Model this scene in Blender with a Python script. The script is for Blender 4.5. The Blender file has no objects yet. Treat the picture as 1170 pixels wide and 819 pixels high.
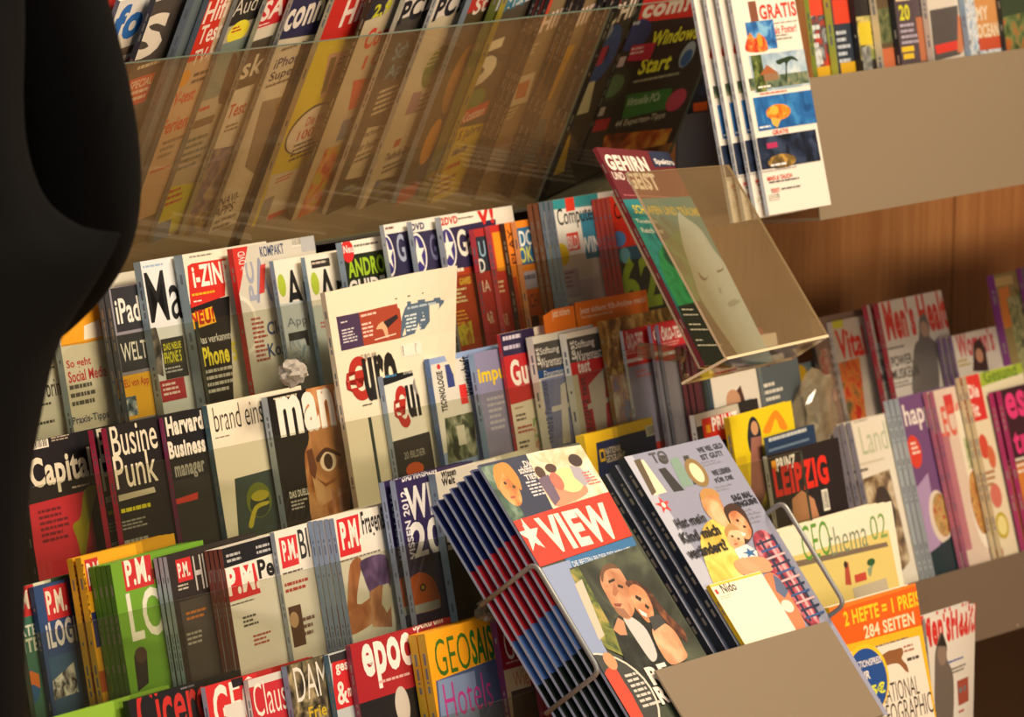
import bpy, bmesh, math, random
from mathutils import Vector, Matrix
random.seed(7)
SC = bpy.context.scene
COL = SC.collection

# ------------------------------------------------------------------ camera
FPX = 6650.0                      # focal length in pixels of the 1170x819 frame
vpx, vpy = 4565.0, -910.0         # where the shelf lines meet, from the picture centre
rl = math.radians(-1.0)
dn = (math.sin(rl), math.cos(rl))
hh = -(vpx * dn[0] + vpy * dn[1])
vv = FPX * FPX / hh
XA = Vector((vpx, -vpy, -FPX)).normalized()
UA = -Vector((dn[0] * vv, -dn[1] * vv, -FPX)).normalized()
XA = (XA - UA * XA.dot(UA)).normalized()
YA = UA.cross(XA)
MW = Matrix((XA, YA, UA))          # camera vector -> world vector
CAM = Vector((0, 0, 1.75))
cam = bpy.data.cameras.new('camera')
camo = bpy.data.objects.new('camera', cam)
COL.objects.link(camo)
camo.matrix_world = Matrix.Translation(CAM) @ MW.to_4x4()
cam.sensor_width = 36.0
cam.lens = FPX / 1170 * 36.0
cam.clip_start = 0.1
cam.clip_end = 60
cam.dof.use_dof = True
cam.dof.focus_distance = 5.75
cam.dof.aperture_fstop = 13.0
SC.camera = camo
MWT = MW.transposed()

def ray(px, py):
    return MW @ Vector(((px - 585) / FPX, -(py - 409.5) / FPX, -1.0))
def on_plane(px, py, o, n):
    k = ray(px, py)
    return CAM + k * ((o - CAM).dot(n) / k.dot(n))
def onY(px, py, y):
    return on_plane(px, py, Vector((0, y, 0)), Vector((0, 1, 0)))
def proj(p):
    c = MWT @ (p - CAM)
    return (585 - c.x * FPX / c.z, 409.5 + c.y * FPX / c.z)

# --------------------------------------------------------------- materials
def lin(h):
    h = h.lstrip('#')
    r = [int(h[i:i + 2], 16) / 255 for i in (0, 2, 4)]
    return tuple(c / 12.92 if c <= .04045 else ((c + .055) / 1.055) ** 2.4 for c in r) + (1,)
_M = {}
def mat(key):
    if key in _M: return _M[key]
    m = bpy.data.materials.new('mat_' + key.replace(':', '_'))
    m.use_nodes = True
    nt = m.node_tree; N = nt.nodes; L = nt.links
    b = N['Principled BSDF']
    b.inputs['Specular IOR Level'].default_value = 0.5
    if key.startswith('ph:'):
        cs = key.split(':')[1:]
        sc = float(cs.pop()) if len(cs[-1]) < 6 else 30.0
        tc = N.new('ShaderNodeTexCoord'); no = N.new('ShaderNodeTexNoise'); cr = N.new('ShaderNodeValToRGB')
        no.inputs['Scale'].default_value = sc; no.inputs['Detail'].default_value = 3
        no.inputs['Distortion'].default_value = .8
        L.new(tc.outputs['Object'], no.inputs['Vector']); L.new(no.outputs['Fac'], cr.inputs['Fac'])
        el = cr.color_ramp.elements
        while len(el) < len(cs): el.new(.5)
        for i, c in enumerate(cs):
            el[i].position = .36 + .3 * i / max(1, len(cs) - 1); el[i].color = lin(c)
        L.new(cr.outputs['Color'], b.inputs['Base Color'])
        b.inputs['Roughness'].default_value = .42
    elif key.startswith('m:'):
        b.inputs['Base Color'].default_value = lin(key[2:]); b.inputs['Roughness'].default_value = .75
    elif key.startswith('g:'):
        b.inputs['Base Color'].default_value = lin(key[2:]); b.inputs['Roughness'].default_value = .22
    else:
        b.inputs['Base Color'].default_value = lin(key); b.inputs['Roughness'].default_value = .45
    _M[key] = m
    return m
def pages_mat():
    m = bpy.data.materials.new('paper_edges'); m.use_nodes = True
    nt = m.node_tree; N = nt.nodes; L = nt.links; b = N['Principled BSDF']
    tc = N.new('ShaderNodeTexCoord'); mp = N.new('ShaderNodeMapping'); no = N.new('ShaderNodeTexNoise'); cr = N.new('ShaderNodeValToRGB')
    mp.inputs['Scale'].default_value = (8, 8, 2500); no.inputs['Scale'].default_value = 1
    L.new(tc.outputs['Object'], mp.inputs['Vector']); L.new(mp.outputs['Vector'], no.inputs['Vector'])
    L.new(no.outputs['Fac'], cr.inputs['Fac']); L.new(cr.outputs['Color'], b.inputs['Base Color'])
    cr.color_ramp.elements[0].color = lin('bfb39a'); cr.color_ramp.elements[1].color = lin('efe6d2')
    cr.color_ramp.elements[0].position = .3; cr.color_ramp.elements[1].position = .6
    b.inputs['Roughness'].default_value = .8
    return m
PAGES = pages_mat()
def simple(name, hexc, rough=.5, metal=0.0, noise=None):
    m = bpy.data.materials.new(name); m.use_nodes = True
    N = m.node_tree.nodes; L = m.node_tree.links; b = N['Principled BSDF']
    b.inputs['Base Color'].default_value = lin(hexc); b.inputs['Roughness'].default_value = rough; b.inputs['Metallic'].default_value = metal
    if noise:
        tc = N.new('ShaderNodeTexCoord'); no = N.new('ShaderNodeTexNoise'); bu = N.new('ShaderNodeBump')
        no.inputs['Scale'].default_value = noise[0]; bu.inputs['Strength'].default_value = noise[1]
        L.new(tc.outputs['Object'], no.inputs['Vector']); L.new(no.outputs['Fac'], bu.inputs['Height']); L.new(bu.outputs['Normal'], b.inputs['Normal'])
    return m
def wood_mat(name, c1, c2, c3):
    m = bpy.data.materials.new(name); m.use_nodes = True
    N = m.node_tree.nodes; L = m.node_tree.links; b = N['Principled BSDF']
    tc = N.new('ShaderNodeTexCoord'); mp = N.new('ShaderNodeMapping'); mp.inputs['Scale'].default_value = (60, 60, 2.2)
    no = N.new('ShaderNodeTexNoise'); no.inputs['Scale'].default_value = 1.6; no.inputs['Detail'].default_value = 5; no.inputs['Distortion'].default_value = .4
    cr = N.new('ShaderNodeValToRGB'); el = cr.color_ramp.elements; el.new(.5)
    for e, p, c in zip(el, (.32, .5, .68), (c1, c2, c3)): e.position = p; e.color = lin(c)
    L.new(tc.outputs['Object'], mp.inputs['Vector']); L.new(mp.outputs['Vector'], no.inputs['Vector'])
    L.new(no.outputs['Fac'], cr.inputs['Fac']); L.new(cr.outputs['Color'], b.inputs['Base Color'])
    b.inputs['Roughness'].default_value = .45
    return m
def acrylic(name, tint='e9efe6', ior=1.5, dust=.04, rough=.03, haze_c='b8a888'):  # a diffuse veil in the sheet stands in for reflected haze
    m = bpy.data.materials.new(name); m.use_nodes = True
    nt = m.node_tree; N = nt.nodes; L = nt.links
    N.remove(N['Principled BSDF']); out = N['Material Output']
    tr = N.new('ShaderNodeBsdfTransparent'); tr.inputs['Color'].default_value = lin(tint)
    gl = N.new('ShaderNodeBsdfGlossy'); gl.inputs['Roughness'].default_value = rough
    fr = N.new('ShaderNodeFresnel'); fr.inputs['IOR'].default_value = ior
    df = N.new('ShaderNodeBsdfDiffuse'); df.inputs['Color'].default_value = lin(haze_c)
    m1 = N.new('ShaderNodeMixShader'); m2 = N.new('ShaderNodeMixShader')
    tc = N.new('ShaderNodeTexCoord'); no = N.new('ShaderNodeTexNoise'); no.inputs['Scale'].default_value = 9; mr = N.new('ShaderNodeMapRange')
    mr.inputs[3].default_value = dust * .6; mr.inputs[4].default_value = dust * 1.4
    L.new(tc.outputs['Object'], no.inputs['Vector']); L.new(no.outputs['Fac'], mr.inputs[0]); L.new(mr.outputs[0], m1.inputs[0])
    L.new(tr.outputs[0], m1.inputs[1]); L.new(df.outputs[0], m1.inputs[2])
    ge = N.new('ShaderNodeNewGeometry'); sb = N.new('ShaderNodeMath'); sb.operation = 'SUBTRACT'; sb.inputs[0].default_value = 1.0
    mu = N.new('ShaderNodeMath'); mu.operation = 'MULTIPLY'            # the sheet mirrors on its outer faces only
    L.new(ge.outputs['Backfacing'], sb.inputs[1]); L.new(fr.outputs[0], mu.inputs[0]); L.new(sb.outputs[0], mu.inputs[1])
    L.new(mu.outputs[0], m2.inputs[0]); L.new(m1.outputs[0], m2.inputs[1]); L.new(gl.outputs[0], m2.inputs[2])
    L.new(m2.outputs[0], out.inputs['Surface'])
    return m
M_TAUPE = simple('taupe_lacquered_sheet_metal', '837560', .42, 0, (900, .08))
M_GREY = simple('grey_sheet_metal', '5b5c5e', .5)
M_DARK = simple('dark_rack_metal', '2c2a29', .6)
M_LEDGE = simple('ledge_grey', '6f6a5c', .5)
M_WIRE = simple('brushed_steel_wire', '8e908e', .4, .35)
M_WOOD = wood_mat('beech_veneer', '9a6438', 'a67042', 'b07b4a')
M_ACR = acrylic('clear_acrylic', 'eeefe8', 1.38, .012)
M_ACRT = acrylic('hazed_top_acrylic', 'f3eee2', 1.45, .12, .05, 'b8946a')  # warm brown reflection painted in as haze
M_ACRB = acrylic('box_acrylic', 'e2e0d4', 1.45, .15, .06, 'c0a37c')
M_ACRE = simple('acrylic_edge', '5d6a5c', .25)
M_ACRE2 = simple('acrylic_edge_pale', 'd9c3a0', .25)

# ------------------------------------------------------------ mesh helpers
def link(name, bm, mats, parent=None, mw=None, smooth=False):
    me = bpy.data.meshes.new(name)
    if smooth:
        for f in bm.faces: f.smooth = True
    bm.to_mesh(me); bm.free()
    for m in (mats if isinstance(mats, list) else [mats]): me.materials.append(m)
    o = bpy.data.objects.new(name, me); COL.objects.link(o)
    if parent is not None: o.parent = parent
    if mw is not None: o.matrix_world = mw
    return o
def empty(name, label, cat, mw, group=None):
    o = bpy.data.objects.new(name, None); COL.objects.link(o)
    o.empty_display_size = .05; o.matrix_world = mw
    if label: o['label'] = label
    if cat: o['category'] = cat
    if group: o['group'] = group
    return o
def tag(o, label=None, cat=None, group=None, kind=None):
    for k, v in (('label', label), ('category', cat), ('group', group), ('kind', kind)):
        if v: o[k] = v
    return o
def add_box(bm, x0, x1, y0, y1, z0, z1, mi=0, bevel=0):
    vs = [bm.verts.new((x, y, z)) for x in (x0, x1) for y in (y0, y1) for z in (z0, z1)]
    fs = []
    for q in ((0, 1, 3, 2), (4, 6, 7, 5), (0, 4, 5, 1), (2, 3, 7, 6), (0, 2, 6, 4), (1, 5, 7, 3)):
        f = bm.faces.new([vs[i] for i in q]); f.material_index = mi; fs.append(f)
    if bevel:
        es = list({e for f in fs for e in f.edges})
        bmesh.ops.bevel(bm, geom=es, offset=bevel, segments=2, affect='EDGES')
def add_tube(bm, pts, r, seg=10):
    """round bar through the given points"""
    pts = [Vector(p) for p in pts]
    rings = []
    for i, p in enumerate(pts):
        a = pts[max(0, i - 1)]; b = pts[min(len(pts) - 1, i + 1)]
        t = (b - a).normalized()
        u = t.cross(Vector((.31, .17, .93))).normalized(); w = t.cross(u)
        rings.append([bm.verts.new(p + (u * math.cos(k * 2 * math.pi / seg) + w * math.sin(k * 2 * math.pi / seg)) * r) for k in range(seg)])
    for a, b in zip(rings, rings[1:]):
        for k in range(seg): bm.faces.new((a[k], a[(k + 1) % seg], b[(k + 1) % seg], b[k]))
    bm.faces.new(rings[0][::-1]); bm.faces.new(rings[-1])
def round_path(pts, r, n=5):
    pts = [Vector(p) for p in pts]; out = [pts[0]]
    for a, b, c in zip(pts, pts[1:], pts[2:]):
        p0 = b + (a - b).normalized() * r; p1 = b + (c - b).normalized() * r
        for i in range(n + 1):
            t = i / n; out.append(p0 * (1 - t) ** 2 + b * 2 * t * (1 - t) + p1 * t * t)
    out.append(pts[-1]); return out

# --------------------------------------------------------------- lettering
_TX = {}
def text_polys(s, bold):
    k = (s, bold)
    if k in _TX: return _TX[k]
    cu = bpy.data.curves.new('t', 'FONT'); cu.body = s; cu.size = 1; cu.resolution_u = 3
    cu.offset = .006 + .013 * bold if bold >= 0 else -.006
    cu.space_character = 1.0 + .035 * max(0, bold)
    ob = bpy.data.objects.new('t', cu); COL.objects.link(ob)
    dg = bpy.context.evaluated_depsgraph_get()
    me = ob.evaluated_get(dg).to_mesh()
    vs = [(v.co.x, v.co.y) for v in me.vertices]; fs = [tuple(p.vertices) for p in me.polygons]
    ob.evaluated_get(dg).to_mesh_clear()
    bpy.data.objects.remove(ob); bpy.data.curves.remove(cu)
    if vs:
        x0 = min(v[0] for v in vs); x1 = max(v[0] for v in vs); y0 = min(v[1] for v in vs); y1 = max(v[1] for v in vs)
        vs = [((x - x0) / (x1 - x0 or 1), (y - y0) / (y1 - y0 or 1)) for x, y in vs]
    _TX[k] = (vs, fs); return _TX[k]

LAYER = .00003
class Frame:
    """a cover standing in the place: o = top-left corner, ex to the right, up, n outwards"""
    def __init__(s, o, ex, up, n): s.o, s.ex, s.up, s.n = o, ex, up, n
    def xy(s, px, py):
        d = on_plane(px, py, s.o, s.n) - s.o
        return d.dot(s.ex), d.dot(s.up)           # y negative below the top edge
    def scale(s, px, py):
        x, y = s.xy(px, py); p = s.o + s.ex * x + s.up * y
        a = proj(p); b = proj(p + s.ex * .01); c = proj(p + s.up * .01)
        return (b[0] - a[0]) / .01, (a[1] - c[1]) / .01

def cover_bm(fr, W, H, T, base, spine, art, back=None, bend=None, clip=None):
    """cover with its print: local x right, y up from the bottom edge, z out"""
    mats = [base, spine, back or base]
    def mi(c):
        if c not in mats: mats.append(c)
        return mats.index(c)
    bm = bmesh.new()
    layer = [1]
    def face(pts, c):
        z = LAYER * layer[0]
        f = bm.faces.new([bm.verts.new((x, y, z)) for x, y in pts]); f.material_index = mi(c)
    def box(x, y, w, h, c): face([(x, y - h), (x + w, y - h), (x + w, y), (x, y)], c)
    def ell(cx, cy, rx, ry, c, n=28): face([(cx + rx * math.cos(i * 2 * math.pi / n), cy + ry * math.sin(i * 2 * math.pi / n)) for i in range(n)], c)
    def star(cx, cy, rx, ry, c):
        p = []
        for i in range(10):
            r = 1 if i % 2 == 0 else .4; a = math.pi / 2 + i * math.pi / 5
            p.append((cx + rx * r * math.cos(a), cy + ry * r * math.sin(a)))
        for i in range(0, 10, 2): face([p[i - 1], p[i], p[(i + 1) % 10], (cx, cy)][::-1], c)
    def txt(s, x, y, w, h, c, bold=0, rot=False):
        vs, fs = text_polys(s, bold); z = LAYER * layer[0]
        nv = [bm.verts.new((x + (1 - v) * w if rot else x + u * w, (y - h + u * h) if rot else (y - h + v * h), z)) for u, v in vs]
        m_ = mi(c)
        for f in fs:
            try: bm.faces.new([nv[i] for i in f]).material_index = m_
            except ValueError: pass
    def greek(x, y, w, h, n, c):
        lh = h / n
        for i in range(n):
            xx = x; end = x + w * random.uniform(.6, 1)
            while xx < end - .0008:
                ww = min(random.uniform(.004, .013), end - xx); box(xx, y - i * lh, ww, lh * .5, c); xx += ww + .0016
    for op in art:
        k = op[0]; layer[0] += 1
        if k.islower():
            sx, sy = W, H
            def P(x, y): return x * W, H - y * H
            K = k.upper()
        else:
            K = k
            q = op[2:4] if K in 'TV' else (op[1][0] if K in 'PQ' else op[1:3])
            sx, sy = fr.scale(*q); sx = 1 / sx; sy = 1 / sy
            def P(x, y):
                a, b = fr.xy(x, y); return a, H + b
        if K == 'R': x, y = P(op[1], op[2]); box(x, y, op[3] * sx, op[4] * sy, op[5])
        elif K == 'F':            # frame (border)
            x, y = P(op[1], op[2]); w, h, t = op[3] * sx, op[4] * sy, op[5] * sx
            box(x, y, w, t, op[6]); box(x, y - h + t, w, t, op[6]); box(x, y, t, h, op[6]); box(x + w - t, y, t, h, op[6])
        elif K == 'E': x, y = P(op[1], op[2]); ell(x, y, op[3] * sx, op[4] * sy, op[5])
        elif K == 'S': x, y = P(op[1], op[2]); star(x, y, op[3] * sx, op[4] * sy, op[5])
        elif K == 'P': face([P(*p) for p in op[1]], op[2])
        elif K == 'Q':            # the same outline with rounded corners
            p = [P(*q_) for q_ in op[1]]; n_ = len(p); out = []
            for i in range(n_):
                a, b, c, d = p[i - 1], p[i], p[(i + 1) % n_], p[(i + 2) % n_]
                for k_ in range(4):
                    t = k_ / 4
                    out.append(tuple(((2 * t ** 3 - 3 * t * t + 1) * b[j] + (t ** 3 - 2 * t * t + t) * .45 * (c[j] - a[j]) + (-2 * t ** 3 + 3 * t * t) * c[j] + (t ** 3 - t * t) * .45 * (d[j] - b[j])) for j in (0, 1)))
            face(out, op[2])
        elif K == 'G': x, y = P(op[1], op[2]); greek(x, y, op[3] * sx, op[4] * sy, op[5], op[6])
        elif K == 'T': x, y = P(op[2], op[3]); txt(op[1], x, y, op[4] * sx, op[5] * sy, op[6], op[7] if len(op) > 7 else 0)
        elif K == 'V': x, y = P(op[2], op[3]); txt(op[1], x, y, op[4] * sx, op[5] * sy, op[6], op[7] if len(op) > 7 else 0, True)
        elif K == 'B':            # bar code
            x, y = P(op[1], op[2]); w, h = op[3] * sx, op[4] * sy; box(x, y, w, h, 'e8e2d2'); layer[0] += 1
            for i in range(14): box(x + w * (.06 + i * .064), y - h * .08, w * random.choice((.02, .035)), h * .8, '1c1a18')
    cl = clip or (0, W, 0, H)
    for co, no in (((cl[0], 0, 0), (-1, 0, 0)), ((cl[1], 0, 0), (1, 0, 0)), ((0, cl[2], 0), (0, -1, 0)), ((0, cl[3], 0), (0, 1, 0))):
        bmesh.ops.bisect_plane(bm, geom=bm.verts[:] + bm.edges[:] + bm.faces[:], plane_co=co, plane_no=no, clear_outer=True, dist=1e-7)
    for f in bm.faces:
        f.normal_update()
        if f.normal.z < 0: f.normal_flip()
    # the sheet itself: front, spine, back
    def quad(ps, m_): bm.faces.new([bm.verts.new(p) for p in ps]).material_index = m_
    quad([(0, 0, 0), (W, 0, 0), (W, H, 0), (0, H, 0)], 0)
    quad([(0, 0, -T), (0, 0, 0), (0, H, 0), (0, H, -T)], 1)
    quad([(W, 0, -T), (0, 0, -T), (0, H, -T), (W, H, -T)], 2)
    # print on the spine: small bars
    if T > .003:
        z0 = -T * .36; zz = T * .28; y = H - .02; col = mi('6a7080' if sum(lin(spine)[:3]) > .6 else '8a8478') if not spine.startswith('ph') else mi('2a2c38')
        while y > .05:
            h_ = random.uniform(.002, .012)
            quad([(-LAYER, y - h_, z0 - zz), (-LAYER, y - h_, z0), (-LAYER, y, z0), (-LAYER, y, z0 - zz)], col); y -= h_ + random.choice((.002, .003, .003, .02, .05))
    if bend:
        N_ = 10
        for i in range(1, N_):
            for co, no in (((W * i / N_, 0, 0), (1, 0, 0)), ((0, H * i / N_, 0), (0, 1, 0))):
                bmesh.ops.bisect_plane(bm, geom=bm.verts[:] + bm.edges[:] + bm.faces[:], plane_co=co, plane_no=no, dist=1e-7)
        for v in bm.verts:
            dx, dy, dz = bend(v.co.x / W, v.co.y / H); v.co += Vector((dx, dy, dz))
    return bm, mats
def pages_bm(W, H, T, bend=None):
    bm = bmesh.new(); e = .0016 if bend else .0003
    nx = ny = 10 if bend else 1
    def g(x, y, z):
        p = Vector((.0006 + (W - .0018) * x, .0012 + (H - .0024) * y, z))
        if bend: p += Vector(bend(x, y))
        return bm.verts.new(p)
    top = [[g(i / nx, j / ny, -e) for j in range(ny + 1)] for i in range(nx + 1)]
    bot = [[g(i / nx, j / ny, -T + e) for j in range(ny + 1)] for i in range(nx + 1)]
    for i in range(nx):
        for j in range(ny):
            bm.faces.new((top[i][j], top[i + 1][j], top[i + 1][j + 1], top[i][j + 1]))
            bm.faces.new((bot[i][j], bot[i][j + 1], bot[i + 1][j + 1], bot[i + 1][j]))
    for i in range(nx):
        bm.faces.new((bot[i][0], bot[i + 1][0], top[i + 1][0], top[i][0])); bm.faces.new((top[i][ny], top[i + 1][ny], bot[i + 1][ny], bot[i][ny]))
    for j in range(ny):
        bm.faces.new((top[0][j], top[0][j + 1], bot[0][j + 1], bot[0][j])); bm.faces.new((bot[nx][j], bot[nx][j + 1], top[nx][j + 1], top[nx][j]))
    return bm

ORD = ['front', 'second', 'third', 'fourth', 'fifth', 'sixth', 'seventh', 'eighth']
COUNT = [0]
def magazine(fr, W, H, T, base, spine, art, label, short=None, n=1, step=None, group=None, back=None, bend=None, kind='magazine'):
    """one magazine (root Empty > cover, pages) and its n-1 copies standing behind it"""
    bl = fr.o - fr.up * H
    R = Matrix((fr.ex, fr.up, fr.n)).transposed().to_4x4()
    mw = Matrix.Translation(bl) @ R
    root = empty(kind, label, kind, mw, group)
    bm, mats = cover_bm(fr, W, H, T, base, spine, art, back, bend)
    c = link('cover', bm, [mat(k) for k in mats], root)
    p = link('pages', pages_bm(W, H, T, bend), PAGES, root)
    step = step or (0, 0, -(T + .0006))
    for i in range(1, n):
        r = root.copy(); COL.objects.link(r)
        off = Vector((step[0] * i, step[1] * i, step[2] * i)); off.x += random.uniform(-.0006, .0006)
        r.matrix_world = mw @ Matrix.Translation(off)
        r['label'] = '%s copy of the %s, counted backwards from its front one' % (ORD[i], short or 'magazine')
        if group: r['group'] = group
        for ch in (c, p):
            d = ch.copy(); COL.objects.link(d); d.parent = r
    COUNT[0] += n
    return root

# ----------------------------------------------------------- rack geometry
class Tier:
    """a sloping pocket: og = a point on the top edge of its acrylic front, tilt back in degrees"""
    def __init__(s, Y, Z, tilt, gap, floor):
        a = math.radians(tilt)
        s.up = Vector((0, math.sin(a), math.cos(a))); s.n = Vector((0, -math.cos(a), math.sin(a)))
        s.og = Vector((0, Y, Z)); s.gap = gap; s.floor = floor          # floor: distance below the glass top edge
        s.back = s.og - s.n * gap
        s.prev = None
    def h(s, p): return (p - s.og).dot(s.up)
    def place(s, px, py, W, Tn, p_over=None, yaw=None):
        """frame of a cover whose top-left corner is seen at px,py; shingled over its left neighbour"""
        psi = math.radians(yaw if yaw is not None else 6.5)
        d = .004 + Tn
        if s.prev: d = max(d, s.prev[1] + Tn * .5)
        for _ in range(6):
            o = on_plane(px, py, s.back + s.n * d, s.n)
            if s.prev:
                x0, d0, ps0, W0 = s.prev
                gapx = o.x - x0
                if gapx < W0 * math.cos(ps0):
                    d = max(.004 + Tn, d0 - gapx * math.tan(ps0) + Tn + .0008)
                else: d = .004 + Tn
        o = on_plane(px, py, s.back + s.n * d, s.n)
        s.prev = (o.x, d, psi, W); s.dmax = max(getattr(s, 'dmax', 0), d); s.log = getattr(s, 'log', []) + [round(d * 1000)]
        X = Vector((1, 0, 0))
        return Frame(o, X * math.cos(psi) - s.n * math.sin(psi), s.up.copy(), s.n * math.cos(psi) + X * math.sin(psi))
def row(tier, specs, group, Tdef=.005, H=None, yaw=None):
    for sp in specs:
        n = sp.get('n', 1); T = sp.get('T', Tdef); gp = sp.get('g', .0006)
        W = sp.get('W', 20.5) / 100
        if 'tl' in sp:
            fr = tier.place(*sp['tl'], W, n * (T + gp), yaw=sp.get('yaw', yaw))
            hh_ = sp.get('H') or (tier.h(fr.o) + tier.floor)
        else:
            hh_ = sp['H']
            save = tier.prev
            fr = tier.place(*sp['bl'], W, n * (T + gp), yaw=sp.get('yaw', yaw))
            fr.o = fr.o + fr.up * hh_
        magazine(fr, W, hh_, T, sp['c'], sp.get('s', sp['c']), sp.get('art', []), sp['label'], sp.get('short'), n,
                 sp.get('step') or (sp.get('sx', 0), 0, -(T + gp)), group, sp.get('back'), sp.get('bend'), sp.get('kind', 'magazine'))
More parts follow.
